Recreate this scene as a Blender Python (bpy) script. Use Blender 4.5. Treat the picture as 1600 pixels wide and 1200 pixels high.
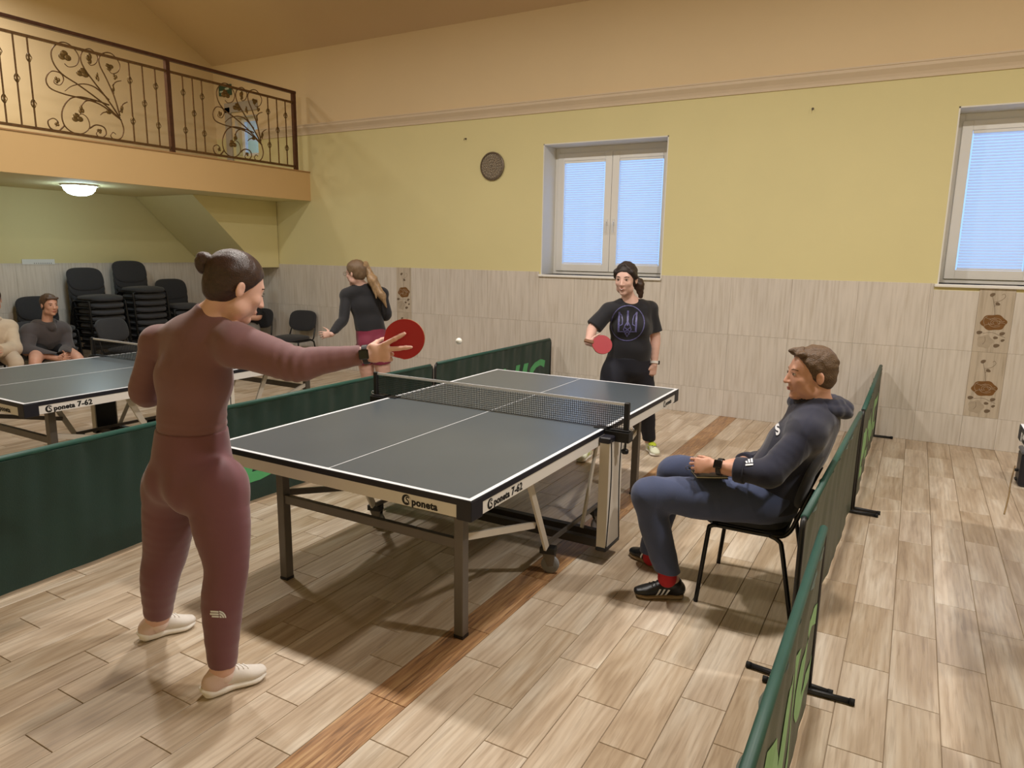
import bpy, bmesh, math, random
import numpy as np
from mathutils import Vector, Matrix
from mathutils.bvhtree import BVHTree

for o in list(bpy.data.objects):
    bpy.data.objects.remove(o, do_unlink=True)
scn = bpy.context.scene
COL = scn.collection
random.seed(7)

# ------------------------------------------------------------------ camera
CAM_LOC = np.array([2.16989, -3.54001, 1.70872])
CAM_EUL = (math.radians(79.37585), math.radians(-0.8576), math.radians(29.7557))
FPX = 1093.99
cam_data = bpy.data.cameras.new('camera')
cam_data.sensor_fit = 'HORIZONTAL'
cam_data.sensor_width = 36.0
cam_data.lens = 36.0 * FPX / 1600.0
cam_data.clip_start = 0.05
cam = bpy.data.objects.new('camera', cam_data)
cam.location = CAM_LOC
cam.rotation_euler = CAM_EUL
COL.objects.link(cam)
scn.camera = cam

# ------------------------------------------------------------------ world, exposure
world = bpy.data.worlds.new('daylight')
scn.world = world
world.use_nodes = True
wb = world.node_tree.nodes['Background']
wb.inputs[0].default_value = (0.34, 0.57, 1.0, 1)
wb.inputs[1].default_value = 1.7
scn.view_settings.view_transform = 'Standard'
scn.view_settings.look = 'None'
scn.view_settings.exposure = 0.0
scn.view_settings.gamma = 1.0
scn.view_settings.use_curve_mapping = False

# hall lamps: a row hung under the flat part of the ceiling (their housings are built further down)
LAMPS = [(-6.5, 0.4), (-3.4, -0.15), (-0.85, -0.15), (1.75, -0.15), (4.3, -0.15)]
LAMP_Z = 4.70
for (lx, ly), watt in zip(LAMPS, (34.0, 70.0, 106.0, 106.0, 106.0)):
    ld = bpy.data.lights.new('hall_light', 'AREA')
    ld.shape = 'RECTANGLE'
    ld.size = 0.26
    ld.size_y = 0.26
    ld.energy = watt
    ld.color = (1.0, 0.945, 0.87)
    lo = bpy.data.objects.new('hall_light', ld)
    lo.location = (lx, ly, LAMP_Z - 0.07)
    COL.objects.link(lo)

# ------------------------------------------------------------------ camera maths (used to take real positions off the photograph)
def _rot(rx, ry, rz):
    cx, sx, cy, sy, cz, sz = math.cos(rx), math.sin(rx), math.cos(ry), math.sin(ry), math.cos(rz), math.sin(rz)
    return (np.array([[cz, -sz, 0], [sz, cz, 0], [0, 0, 1]]) @ np.array([[cy, 0, sy], [0, 1, 0], [-sy, 0, cy]])
            @ np.array([[1, 0, 0], [0, cx, -sx], [0, sx, cx]]))
CR = _rot(*CAM_EUL)
def at(u, v, d):
    return CAM_LOC + CR @ np.array([(u - 800) / FPX * d, -(v - 600) / FPX * d, -d])
def on(axis, val, u, v):
    d = CR @ np.array([(u - 800) / FPX, -(v - 600) / FPX, -1.0])
    return CAM_LOC + d * ((val - CAM_LOC[axis]) / d[axis])
def project(p):
    q = (np.asarray(p, float) - CAM_LOC) @ CR
    if q[2] > -0.05:
        return None
    return 800 + FPX * q[0] / -q[2], 600 - FPX * q[1] / -q[2]
RT = np.array([math.cos(CAM_EUL[2]), math.sin(CAM_EUL[2]), 0.0])      # picture right, level
FW = np.array([-math.sin(CAM_EUL[2]), math.cos(CAM_EUL[2]), 0.0])     # away from the camera, level
UP = np.array([0.0, 0.0, 1.0])

# ------------------------------------------------------------------ materials
def lin(c):
    return tuple(((x / 255.0) / 12.92 if x / 255.0 <= 0.04045 else ((x / 255.0 + 0.055) / 1.055) ** 2.4) for x in c)
MATS = {}
def mat(name, rgb, rough=0.6, metal=0.0, var=0.08, scale=8.0, stretch=(1, 1, 1), bump=0.0, bscale=None, spec=0.5, emit=None, sheen=0.0, coat=0.0, coords='Object', sss=0.0):
    if name in MATS:
        return MATS[name]
    m = bpy.data.materials.new(name)
    m.use_nodes = True
    nt = m.node_tree
    b = nt.nodes['Principled BSDF']
    c = lin(rgb)
    tc = nt.nodes.new('ShaderNodeTexCoord')
    mp = nt.nodes.new('ShaderNodeMapping')
    mp.inputs['Scale'].default_value = stretch
    nt.links.new(tc.outputs[coords], mp.inputs[0])
    nz = nt.nodes.new('ShaderNodeTexNoise')
    nz.inputs['Scale'].default_value = scale
    nz.inputs['Detail'].default_value = 5
    nt.links.new(mp.outputs[0], nz.inputs['Vector'])
    mx = nt.nodes.new('ShaderNodeMix')
    mx.data_type = 'RGBA'
    mx.inputs[6].default_value = tuple(max(0, x * (1 - 2 * var)) for x in c) + (1,)
    mx.inputs[7].default_value = tuple(min(1, x * (1 + 2 * var)) for x in c) + (1,)
    nt.links.new(nz.outputs['Fac'], mx.inputs[0])
    nt.links.new(mx.outputs[2], b.inputs['Base Color'])
    b.inputs['Roughness'].default_value = rough
    b.inputs['Metallic'].default_value = metal
    b.inputs['Specular IOR Level'].default_value = spec
    if sheen:
        b.inputs['Sheen Weight'].default_value = sheen
        b.inputs['Sheen Roughness'].default_value = 0.5
    if coat:
        b.inputs['Coat Weight'].default_value = coat
        b.inputs['Coat Roughness'].default_value = 0.15
    if sss:
        b.inputs['Subsurface Weight'].default_value = sss
        b.inputs['Subsurface Radius'].default_value = (0.012, 0.005, 0.003)
        b.inputs['Subsurface Scale'].default_value = 1.0
    if bump:
        n2 = nt.nodes.new('ShaderNodeTexNoise')
        n2.inputs['Scale'].default_value = bscale or scale * 6
        n2.inputs['Detail'].default_value = 4
        nt.links.new(mp.outputs[0], n2.inputs['Vector'])
        bp = nt.nodes.new('ShaderNodeBump')
        bp.inputs['Strength'].default_value = bump
        bp.inputs['Distance'].default_value = 0.01
        nt.links.new(n2.outputs['Fac'], bp.inputs['Height'])
        nt.links.new(bp.outputs[0], b.inputs['Normal'])
    if emit:
        b.inputs['Emission Color'].default_value = tuple(emit[0]) + (1,)
        b.inputs['Emission Strength'].default_value = emit[1]
    MATS[name] = m
    return m

def ramp(nt, fac, stops):
    r = nt.nodes.new('ShaderNodeValToRGB')
    while len(r.color_ramp.elements) < len(stops):
        r.color_ramp.elements.new(0.5)
    for e, (p, c) in zip(r.color_ramp.elements, stops):
        e.position = p
        e.color = tuple(c) + (1,)
    nt.links.new(fac, r.inputs[0])
    return r

# floor planks: measured lattice, 0.177 m wide, 0.61 m long, each column stepped by a third
PX0, PW, PY0, PL, PST = -1.296, 0.177, -2.055, 0.61, -0.2035
def floor_material():
    m = bpy.data.materials.new('wood_look_tile')
    m.use_nodes = True
    nt = m.node_tree
    L = nt.links.new
    b = nt.nodes['Principled BSDF']
    def math_(op, a, c=None):
        n = nt.nodes.new('ShaderNodeMath'); n.operation = op
        for i, x in enumerate((a, c)):
            if x is None: continue
            if isinstance(x, (int, float)): n.inputs[i].default_value = x
            else: L(x, n.inputs[i])
        return n.outputs[0]
    g = nt.nodes.new('ShaderNodeNewGeometry')
    s = nt.nodes.new('ShaderNodeSeparateXYZ'); L(g.outputs['Position'], s.inputs[0])
    col = math_('FLOOR', math_('DIVIDE', math_('SUBTRACT', s.outputs[0], PX0), PW))
    row = math_('FLOOR', math_('DIVIDE', math_('SUBTRACT', s.outputs[1], math_('ADD', PY0, math_('MULTIPLY', col, PST))), PL))
    cb = nt.nodes.new('ShaderNodeCombineXYZ'); L(col, cb.inputs[0]); L(row, cb.inputs[1])
    wn = nt.nodes.new('ShaderNodeTexWhiteNoise'); wn.noise_dimensions = '3D'; L(cb.outputs[0], wn.inputs[0])
    off = nt.nodes.new('ShaderNodeVectorMath'); off.operation = 'SCALE'; L(wn.outputs['Color'], off.inputs[0]); off.inputs['Scale'].default_value = 30
    ad = nt.nodes.new('ShaderNodeVectorMath'); ad.operation = 'ADD'; L(g.outputs['Position'], ad.inputs[0]); L(off.outputs[0], ad.inputs[1])
    def noise(sc, scale, detail, dist=0.0):
        mp = nt.nodes.new('ShaderNodeMapping'); mp.inputs['Scale'].default_value = sc; L(ad.outputs[0], mp.inputs[0])
        n = nt.nodes.new('ShaderNodeTexNoise'); n.inputs['Scale'].default_value = scale; n.inputs['Detail'].default_value = detail
        n.inputs['Distortion'].default_value = dist
        L(mp.outputs[0], n.inputs['Vector']); return n.outputs['Fac']
    broad = noise((7, 1.0, 1), 1.6, 3, 0.6)
    fine = noise((40, 2.2, 1), 2.2, 6, 0.5)
    wv = nt.nodes.new('ShaderNodeTexWave'); wv.wave_type = 'RINGS'; wv.rings_direction = 'Z'
    mpw = nt.nodes.new('ShaderNodeMapping'); mpw.inputs['Scale'].default_value = (9, 0.9, 1); L(ad.outputs[0], mpw.inputs[0])
    L(mpw.outputs[0], wv.inputs[0]); wv.inputs['Scale'].default_value = 1.2; wv.inputs['Distortion'].default_value = 5; wv.inputs['Detail'].default_value = 3
    base = ramp(nt, broad, [(0.28, lin((176, 152, 124))), (0.44, lin((194, 171, 143))), (0.58, lin((208, 189, 164))), (0.75, lin((220, 206, 186)))])
    grain = ramp(nt, fine, [(0.34, (0.42, 0.34, 0.27)), (0.5, (0.9, 0.88, 0.86)), (0.7, (1, 1, 1))])
    mul = nt.nodes.new('ShaderNodeMix'); mul.data_type = 'RGBA'; mul.blend_type = 'MULTIPLY'; mul.inputs[0].default_value = 0.34
    L(base.outputs[0], mul.inputs[6]); L(grain.outputs[0], mul.inputs[7])
    wr = ramp(nt, wv.outputs['Fac'], [(0.2, (0.72, 0.66, 0.6)), (0.6, (1, 1, 1))])
    mul2 = nt.nodes.new('ShaderNodeMix'); mul2.data_type = 'RGBA'; mul2.blend_type = 'MULTIPLY'; mul2.inputs[0].default_value = 0.26
    L(mul.outputs[2], mul2.inputs[6]); L(wr.outputs[0], mul2.inputs[7])
    # tone of each plank
    hs = nt.nodes.new('ShaderNodeHueSaturation'); L(mul2.outputs[2], hs.inputs['Color'])
    L(math_('ADD', math_('MULTIPLY', wn.outputs['Value'], 0.26), 0.86), hs.inputs['Value'])
    L(math_('ADD', math_('MULTIPLY', wn.outputs['Value'], -0.25), 1.0), hs.inputs['Saturation'])
    # one column of planks is a darker brown
    isb = math_('COMPARE', col, 10.0); isb.node.inputs[2].default_value = 0.4
    dark = ramp(nt, fine, [(0.3, lin((104, 66, 34))), (0.5, lin((160, 112, 64))), (0.72, lin((198, 158, 108)))])
    mb = nt.nodes.new('ShaderNodeMix'); mb.data_type = 'RGBA'; L(math_('MULTIPLY', isb, 0.85), mb.inputs[0])
    L(hs.outputs[0], mb.inputs[6]); L(dark.outputs[0], mb.inputs[7])
    L(mb.outputs[2], b.inputs['Base Color'])
    b.inputs['Roughness'].default_value = 0.36
    rr = math_('ADD', math_('MULTIPLY', fine, 0.2), 0.27); L(rr, b.inputs['Roughness'])
    bp = nt.nodes.new('ShaderNodeBump'); bp.inputs['Strength'].default_value = 0.12; bp.inputs['Distance'].default_value = 0.004
    L(fine, bp.inputs['Height']); L(bp.outputs[0], b.inputs['Normal'])
    return m
M_FLOOR = floor_material()

def tile_material(name, c0, c1):
    m = bpy.data.materials.new(name); m.use_nodes = True
    nt = m.node_tree; L = nt.links.new; b = nt.nodes['Principled BSDF']
    g = nt.nodes.new('ShaderNodeNewGeometry')
    oi = nt.nodes.new('ShaderNodeObjectInfo')
    cb = nt.nodes.new('ShaderNodeCombineXYZ'); L(oi.outputs['Random'], cb.inputs[2])
    sc = nt.nodes.new('ShaderNodeVectorMath'); sc.operation = 'SCALE'; sc.inputs['Scale'].default_value = 40; L(cb.outputs[0], sc.inputs[0])
    ad = nt.nodes.new('ShaderNodeVectorMath'); ad.operation = 'ADD'; L(g.outputs['Position'], ad.inputs[0]); L(sc.outputs[0], ad.inputs[1])
    def noise(s, scale, det):
        mp = nt.nodes.new('ShaderNodeMapping'); mp.inputs['Scale'].default_value = s; L(ad.outputs[0], mp.inputs[0])
        n = nt.nodes.new('ShaderNodeTexNoise'); n.inputs['Scale'].default_value = scale; n.inputs['Detail'].default_value = det; L(mp.outputs[0], n.inputs['Vector']); return n.outputs['Fac']
    a = noise((26, 26, 1.6), 1.7, 6)
    d = noise((2, 2, .6), 1.6, 3)
    r1 = ramp(nt, a, [(0.32, c0), (0.5, c1), (0.7, tuple(min(1, x * 1.08) for x in c1))])
    r2 = ramp(nt, d, [(0.3, (.9, .9, .9)), (0.7, (1, 1, 1))])
    mu = nt.nodes.new('ShaderNodeMix'); mu.data_type = 'RGBA'; mu.blend_type = 'MULTIPLY'; mu.inputs[0].default_value = 0.8
    L(r1.outputs[0], mu.inputs[6]); L(r2.outputs[0], mu.inputs[7]); L(mu.outputs[2], b.inputs['Base Color'])
    b.inputs['Roughness'].default_value = 0.42
    return m
M_TILE = tile_material('wall_tile', lin((200, 190, 178)), lin((212, 204, 195)))
M_DECOR = tile_material('decor_tile', lin((172, 158, 140)), lin((192, 179, 162)))

# ------------------------------------------------------------------ mesh helpers
def nrm(v):
    v = np.asarray(v, float); return v / np.linalg.norm(v)
def link(name, me, m=None, parent=None, smooth=False):
    o = bpy.data.objects.new(name, me)
    COL.objects.link(o)
    if m is not None and not me.materials:
        for x in (m if isinstance(m, (list, tuple)) else [m]):
            me.materials.append(x)
    if parent is not None:
        o.parent = parent
    if smooth and len(me.polygons):
        me.polygons.foreach_set('use_smooth', [True] * len(me.polygons))
    return o

class MB:
    def __init__(s):
        s.v = []; s.f = []; s.mi = []; s.cur = 0
    def _add(s, vs, fs):
        n = len(s.v); s.v += [tuple(map(float, x)) for x in vs]; s.f += [tuple(i + n for i in f) for f in fs]; s.mi += [s.cur] * len(fs); return s
    def hexa(s, p):   # 8 corners: bottom 0-3 ccw, top 4-7
        return s._add(p, [(3, 2, 1, 0), (4, 5, 6, 7), (0, 1, 5, 4), (1, 2, 6, 5), (2, 3, 7, 6), (3, 0, 4, 7)])
    def box(s, x0, x1, y0, y1, z0, z1):
        return s.hexa([(x0, y0, z0), (x1, y0, z0), (x1, y1, z0), (x0, y1, z0), (x0, y0, z1), (x1, y0, z1), (x1, y1, z1), (x0, y1, z1)])
    def cbox(s, x0, x1, y0, y1, z0, z1, c):   # chamfered on all vertical/top edges via rounded rectangle prism along z
        pts = [(x0 + c, y0), (x1 - c, y0), (x1, y0 + c), (x1, y1 - c), (x1 - c, y1), (x0 + c, y1), (x0, y1 - c), (x0, y0 + c)]
        ins = [(x0 + 2 * c, y0 + c), (x1 - 2 * c, y0 + c), (x1 - c, y0 + 2 * c), (x1 - c, y1 - 2 * c), (x1 - 2 * c, y1 - c), (x0 + 2 * c, y1 - c), (x0 + c, y1 - 2 * c), (x0 + c, y0 + 2 * c)]
        vs = [(a, b, z0) for a, b in ins] + [(a, b, z0 + c) for a, b in pts] + [(a, b, z1 - c) for a, b in pts] + [(a, b, z1) for a, b in ins]
        fs = [tuple(range(7, -1, -1)), tuple(range(24, 32))]
        for r in range(3):
            for i in range(8):
                j = (i + 1) % 8; fs.append((r * 8 + i, r * 8 + j, r * 8 + 8 + j, r * 8 + 8 + i))
        return s._add(vs, fs)
    def bar(s, p, q, w, h, up=(0, 0, 1)):
        p, q = np.asarray(p, float), np.asarray(q, float); d = nrm(q - p)
        u = np.cross(d, up)
        if np.linalg.norm(u) < 1e-4: u = np.cross(d, (1, 0, 0))
        u = nrm(u); v = np.cross(u, d)
        c = [(-.5, -.5), (.5, -.5), (.5, .5), (-.5, .5)]
        return s.hexa([p + u * a * w + v * b * h for a, b in c] + [q + u * a * w + v * b * h for a, b in c])
    def tube(s, pts, r, n=8, closed=False, caps=True):
        P = [np.asarray(x, float) for x in pts]; m = len(P)
        rs = r if isinstance(r, (list, tuple, np.ndarray)) else [r] * m
        T = []
        for i in range(m):
            a = P[(i - 1) % m] if (closed or i > 0) else P[i]; b = P[(i + 1) % m] if (closed or i < m - 1) else P[i]
            T.append(nrm(b - a))
        ref = np.array([0, 0, 1.0]) if abs(T[0][2]) < 0.9 else np.array([1.0, 0, 0])
        u = nrm(np.cross(T[0], ref)); vs = []
        for i in range(m):
            u = nrm(u - T[i] * np.dot(u, T[i])); w = np.cross(T[i], u)
            for k in range(n):
                a = 2 * math.pi * k / n
                vs.append(P[i] + (u * math.cos(a) + w * math.sin(a)) * rs[i])
        fs = []
        for i in range(m if closed else m - 1):
            j = (i + 1) % m
            for k in range(n):
                l = (k + 1) % n; fs.append((i * n + k, i * n + l, j * n + l, j * n + k))
        if caps and not closed:
            fs.append(tuple(range(n - 1, -1, -1))); fs.append(tuple((m - 1) * n + k for k in range(n)))
        return s._add(vs, fs)
    def prism(s, poly, o, u, v, t0, t1):   # polygon in plane (o,u,v) from t0 to t1 along u x v
        o, u, v = (np.asarray(x, float) for x in (o, u, v)); w = np.cross(u, v); n = len(poly)
        vs = [o + u * a + v * b + w * t0 for a, b in poly] + [o + u * a + v * b + w * t1 for a, b in poly]
        fs = [tuple(range(n - 1, -1, -1)), tuple(range(n, 2 * n))] + [(i, (i + 1) % n, n + (i + 1) % n, n + i) for i in range(n)]
        return s._add(vs, fs)
    def lathe(s, prof, c=(0, 0, 0), ax=(0, 0, 1), n=24):   # prof (r, h)
        c = np.asarray(c, float); ax = nrm(ax); ref = (1, 0, 0) if abs(ax[0]) < .9 else (0, 1, 0)
        u = nrm(np.cross(ax, ref)); w = np.cross(ax, u); vs = []; m = len(prof)
        for r, h in prof:
            for k in range(n):
                a = 2 * math.pi * k / n; vs.append(c + ax * h + (u * math.cos(a) + w * math.sin(a)) * max(r, 1e-5))
        fs = [(i * n + k, i * n + (k + 1) % n, (i + 1) * n + (k + 1) % n, (i + 1) * n + k) for i in range(m - 1) for k in range(n)]
        fs += [tuple(range(n - 1, -1, -1)), tuple((m - 1) * n + k for k in range(n))]
        return s._add(vs, fs)
    def ball(s, c, r, n=12, m=8, axes=None):
        c = np.asarray(c, float); r = (r, r, r) if isinstance(r, (int, float)) else r
        A = axes or ((1, 0, 0), (0, 1, 0), (0, 0, 1)); A = [np.asarray(a, float) for a in A]
        vs = [c + A[2] * r[2]]
        for i in range(1, m):
            t = math.pi * i / m
            for k in range(n):
                a = 2 * math.pi * k / n
                vs.append(c + A[0] * r[0] * math.sin(t) * math.cos(a) + A[1] * r[1] * math.sin(t) * math.sin(a) + A[2] * r[2] * math.cos(t))
        vs.append(c - A[2] * r[2]); e = len(vs) - 1
        fs = [(0, 1 + k, 1 + (k + 1) % n) for k in range(n)]
        for i in range(m - 2):
            for k in range(n):
                a, b = 1 + i * n + k, 1 + i * n + (k + 1) % n; fs.append((a, a + n, b + n, b))
        fs += [(e, 1 + (m - 2) * n + (k + 1) % n, 1 + (m - 2) * n + k) for k in range(n)]
        return s._add(vs, fs)
    def mesh(s, name, off=(0, 0, 0)):
        me = bpy.data.meshes.new(name)
        o = off
        me.from_pydata([(a - o[0], b - o[1], c - o[2]) for a, b, c in s.v], [], s.f)
        if any(s.mi): me.polygons.foreach_set('material_index', s.mi)
        me.update(); return me
    def build(s, name, m, parent=None, smooth=False, world=False, bevel=0.0):
        off = (0, 0, 0)
        if world and parent is not None:
            p = parent
            while p is not None:
                off = tuple(a + b for a, b in zip(off, p.location)); p = p.parent
        o = link(name, s.mesh(name, off), m, parent, smooth)
        if bevel:
            b = o.modifiers.new('bevel', 'BEVEL'); b.width = bevel; b.segments = 2; b.limit_method = 'ANGLE'
        return o

def spline(pts, n=6, closed=False):
    P = [np.asarray(p, float) for p in pts]; m = len(P); out = []
    for i in range(m if closed else m - 1):
        g = (lambda k: P[k % m]) if closed else (lambda k: P[min(max(k, 0), m - 1)])
        a, b, c, d = g(i - 1), g(i), g(i + 1), g(i + 2)
        for k in range(n):
            t = k / n
            out.append(0.5 * ((2 * b) + (c - a) * t + (2 * a - 5 * b + 4 * c - d) * t * t + (3 * b - a - 3 * c + d) * t ** 3))
    if not closed: out.append(P[-1])
    return out

def tag(o, label=None, cat=None, group=None, kind=None):
    if label: o['label'] = label
    if cat: o['category'] = cat
    if group: o['group'] = group
    if kind: o['kind'] = kind
    return o
def thing(name, label, cat, loc=(0, 0, 0), rz=0.0, group=None):
    o = bpy.data.objects.new(name, None); COL.objects.link(o)
    o.empty_display_size = 0.05
    o.location = tuple(float(x) for x in loc); o.rotation_euler = (0, 0, rz)
    return tag(o, label, cat, group)
def struct(o, label, cat=None):
    return tag(o, label, cat, None, 'structure')
CHILDREN = {}
def kids(o):
    return [c for c in bpy.data.objects if c.parent == o]
def copy_tree(o, parent=None, depth=0):
    c = o.copy(); COL.objects.link(c); c.parent = parent
    for ch in list(o.children): copy_tree(ch, c, depth + 1)
    return c
def dup(root, loc, rz, label, group=None):
    r = copy_tree(root); r.location = loc; r.rotation_euler = (0, 0, rz)
    r['label'] = label
    if group: r['group'] = group
    return r

_tcache = {}
def text_geo(txt, size=1.0, bold=0.0, shear=0.0, spacing=1.0):
    key = (txt, size, bold, shear, spacing)
    if key in _tcache: return _tcache[key]
    cu = bpy.data.curves.new('tmp', 'FONT'); cu.body = txt; cu.size = size; cu.offset = bold; cu.shear = shear; cu.space_character = spacing
    cu.resolution_u = 3
    o = bpy.data.objects.new('tmp', cu); COL.objects.link(o)
    dg = bpy.context.evaluated_depsgraph_get()
    me = bpy.data.meshes.new_from_object(o.evaluated_get(dg))
    V = np.array([v.co[:2] for v in me.vertices]); Fc = [tuple(p.vertices) for p in me.polygons]
    bpy.data.objects.remove(o, do_unlink=True); bpy.data.curves.remove(cu); bpy.data.meshes.remove(me)
    _tcache[key] = (V, Fc); return V, Fc
def text_on(mb, txt, o, u, v, size, bold=0.0, shear=0.0, spacing=1.0, fit=None, align='l'):
    """flat lettering in plane (o,u,v); fit = wanted width; returns its width"""
    V, Fc = text_geo(txt, size, bold, shear, spacing)
    V = V.copy(); x0, x1 = V[:, 0].min(), V[:, 0].max(); w = x1 - x0; V[:, 0] -= x0
    sx = fit / w if fit else 1.0; V[:, 0] *= sx; w *= sx
    if align == 'c': V[:, 0] -= w / 2
    o, u, v = (np.asarray(a, float) for a in (o, u, v))
    mb._add([o + u * a + v * b for a, b in V], Fc); return w

# =================================================================== THE SETTING
XL, XR, YB, YF = -7.45, 6.5, 4.03, -5.0      # left wall, right wall, window wall, wall behind the camera
TILE_Z = 1.49
CORN_Z = 3.36
M_YEL = mat('yellow_paint', (219, 209, 158), 0.75, var=0.025, scale=1.2, bump=0.06, bscale=60)
M_PEACH = mat('peach_paint', (226, 204, 166), 0.75, var=0.025, scale=1.0, bump=0.06, bscale=60)
M_CEIL = mat('ceiling_paint', (208, 182, 148), 0.8, var=0.02, scale=1.0, bump=0.05, bscale=60)
M_GROUT = mat('grout', (150, 132, 110), 0.85, var=0.05, scale=30)
M_WGROUT = mat('wall_grout', (196, 184, 166), 0.8, var=0.03, scale=30)
M_PVC = mat('white_plastic_frame', (236, 234, 230), 0.35, var=0.01, scale=4)
M_REVEAL = mat('white_reveal_paint', (226, 224, 218), 0.7, var=0.02, scale=3)

# ---- floor: grout bed + planks
floor = MB().box(XL, XR, YF, YB, -0.12, -0.004).build('floor', M_GROUT)
struct(floor, 'pale wood look plank tile floor of the hall', 'floor')
planks = []
g = 0.0016
for n in range(math.floor((XL - PX0) / PW), math.ceil((XR - PX0) / PW)):
    x0, x1 = max(XL, PX0 + n * PW), min(XR, PX0 + (n + 1) * PW)
    if x1 - x0 < 0.02: continue
    yb = PY0 + n * PST
    k0 = math.floor((YF - yb) / PL)
    for k in range(k0, k0 + 20):
        y0, y1 = max(YF, yb + k * PL), min(YB, yb + (k + 1) * PL)
        if y1 - y0 < 0.01: continue
        quad = [project((a, b, 0)) for a, b in ((x0, y0), (x1, y0), (x1, y1), (x0, y1))]
        area = 0.0
        if all(q is not None for q in quad):
            cx = sum(q[0] for q in quad) / 4; cy = sum(q[1] for q in quad) / 4
            if -20 < cx < 1620 and -20 < cy < 1230:
                area = abs(sum(quad[i][0] * quad[(i + 1) % 4][1] - quad[(i + 1) % 4][0] * quad[i][1] for i in range(4))) / 2
                if cx < 960 and x1 < -1.62 and cy > 640: area *= 0.1      # behind the green barrier
                if 230 < cx < 1000 and x1 < -1.62: area *= 0.3
        planks.append((area, x0 + g, x1 - g, y0 + g, y1 - g))
planks.sort(key=lambda a: -a[0])
def plank_mb(mb, w, l, cx=0.0, cy=0.0):
    c = 0.0012; a, b = w / 2, l / 2
    vs = [(cx - a, cy - b, -0.004), (cx + a, cy - b, -0.004), (cx + a, cy + b, -0.004), (cx - a, cy + b, -0.004),
          (cx - a, cy - b, -c), (cx + a, cy - b, -c), (cx + a, cy + b, -c), (cx - a, cy + b, -c),
          (cx - a + c, cy - b + c, 0), (cx + a - c, cy - b + c, 0), (cx + a - c, cy + b - c, 0), (cx - a + c, cy + b - c, 0)]
    fs = [(8, 9, 10, 11)]
    for r in (0, 4):
        for i in range(4):
            j = (i + 1) % 4; fs.append((r + i, r + j, r + 4 + j, r + 4 + i))
    return mb._add(vs, fs)
pm = {}
for area, x0, x1, y0, y1 in planks[:300]:
    key = (round(x1 - x0, 3), round(y1 - y0, 3))
    if key not in pm:
        pm[key] = plank_mb(MB(), *key).mesh('plank'); pm[key].materials.append(M_FLOOR)
    o = bpy.data.objects.new('plank', pm[key]); COL.objects.link(o); o.parent = floor
    o.location = ((x0 + x1) / 2, (y0 + y1) / 2, 0)
rest = MB()
for area, x0, x1, y0, y1 in planks[300:]:
    plank_mb(rest, x1 - x0, y1 - y0, (x0 + x1) / 2, (y0 + y1) / 2)
tag(rest.build('distant_planks', M_FLOOR, floor), kind='stuff')

# ---- window wall with three openings
W1 = (-1.755, -0.262, 1.46, 2.955)
W2 = (2.342, 3.84, 1.487, 3.028)
W3 = (-7.02, -6.53, 3.08, 3.66)
WT = 0.46
def ceil_z(y):
    if y > 2.5: return 4.42 + (YB - y) * 0.55
    if y < -3.47: return 5.26 - (-3.47 - y) * 0.55
    return 5.26
def wall_holes(holes, x0, x1, z0, z1, zs):
    xs = sorted({x0, x1} | {h[0] for h in holes} | {h[1] for h in holes})
    zz = sorted({z0, z1} | set(zs) | {h[2] for h in holes} | {h[3] for h in holes})
    mb = MB()
    for a, b in zip(xs, xs[1:]):
        for c, d in zip(zz, zz[1:]):
            mx, mz = (a + b) / 2, (c + d) / 2
            if any(h[0] < mx < h[1] and h[2] < mz < h[3] for h in holes): continue
            mb.cur = 0 if mz < CORN_Z else 1
            mb.box(a, b, YB, YB + WT, c, d)
    return mb
wall_back = wall_holes([W1, W2, W3], XL - 0.3, XR + 0.3, -0.12, 4.6, [CORN_Z]).build('wall_back', [M_YEL, M_PEACH])
struct(wall_back, 'yellow and peach painted wall with windows behind the players', 'wall')
# left wall, right wall, wall behind the camera (gable tops follow the ceiling)
def gable(name, x0, x1, mats, label):
    mb = MB()
    mb.cur = 0; mb.box(x0, x1, YF - 0.3, YB + 0.3, -0.12, 2.6)
    mb.cur = 1
    prof = [(YF - 0.3, 2.6), (YB + 0.3, 2.6), (YB + 0.3, 4.35), (YB, 4.47), (2.5, 5.36), (-3.47, 5.36), (YF, 4.47), (YF - 0.3, 4.35)]
    mb.prism([(a, b) for a, b in prof], (x0, 0, 0), (0, 1, 0), (0, 0, 1), 0, x1 - x0)
    return struct(mb.build(name, mats), label, 'wall')
wall_left = gable('wall_left', XL - 0.3, XL, [M_YEL, M_PEACH], 'tiled and painted wall under and above the gallery')
wall_right = gable('wall_right', XR, XR + 0.3, [M_YEL, M_PEACH], 'plain yellow and peach wall on the right outside the view')
wall_front = MB().box(XL - 0.3, XR + 0.3, YF - 0.3, YF, -0.12, 4.6).build('wall_front', M_YEL)
struct(wall_front, 'plain yellow wall behind the viewer', 'wall')
# ceiling
prof = [(YB, 4.42), (2.5, 5.26), (-3.47, 5.26), (YF, 4.42), (YF, 4.57), (-3.5, 5.42), (2.53, 5.42), (YB, 4.57)]
ceiling = MB()
for i in range(3):
    a, b, c, d = prof[i], prof[i + 1], prof[6 - i], prof[7 - i]
    ceiling.prism([a, b, c, d], (XL, 0, 0), (0, 1, 0), (0, 0, 1), 0, XR - XL)
ceiling = ceiling.build('ceiling', M_CEIL)
struct(ceiling, 'sloping brownish painted ceiling above the window wall', 'ceiling')

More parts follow.
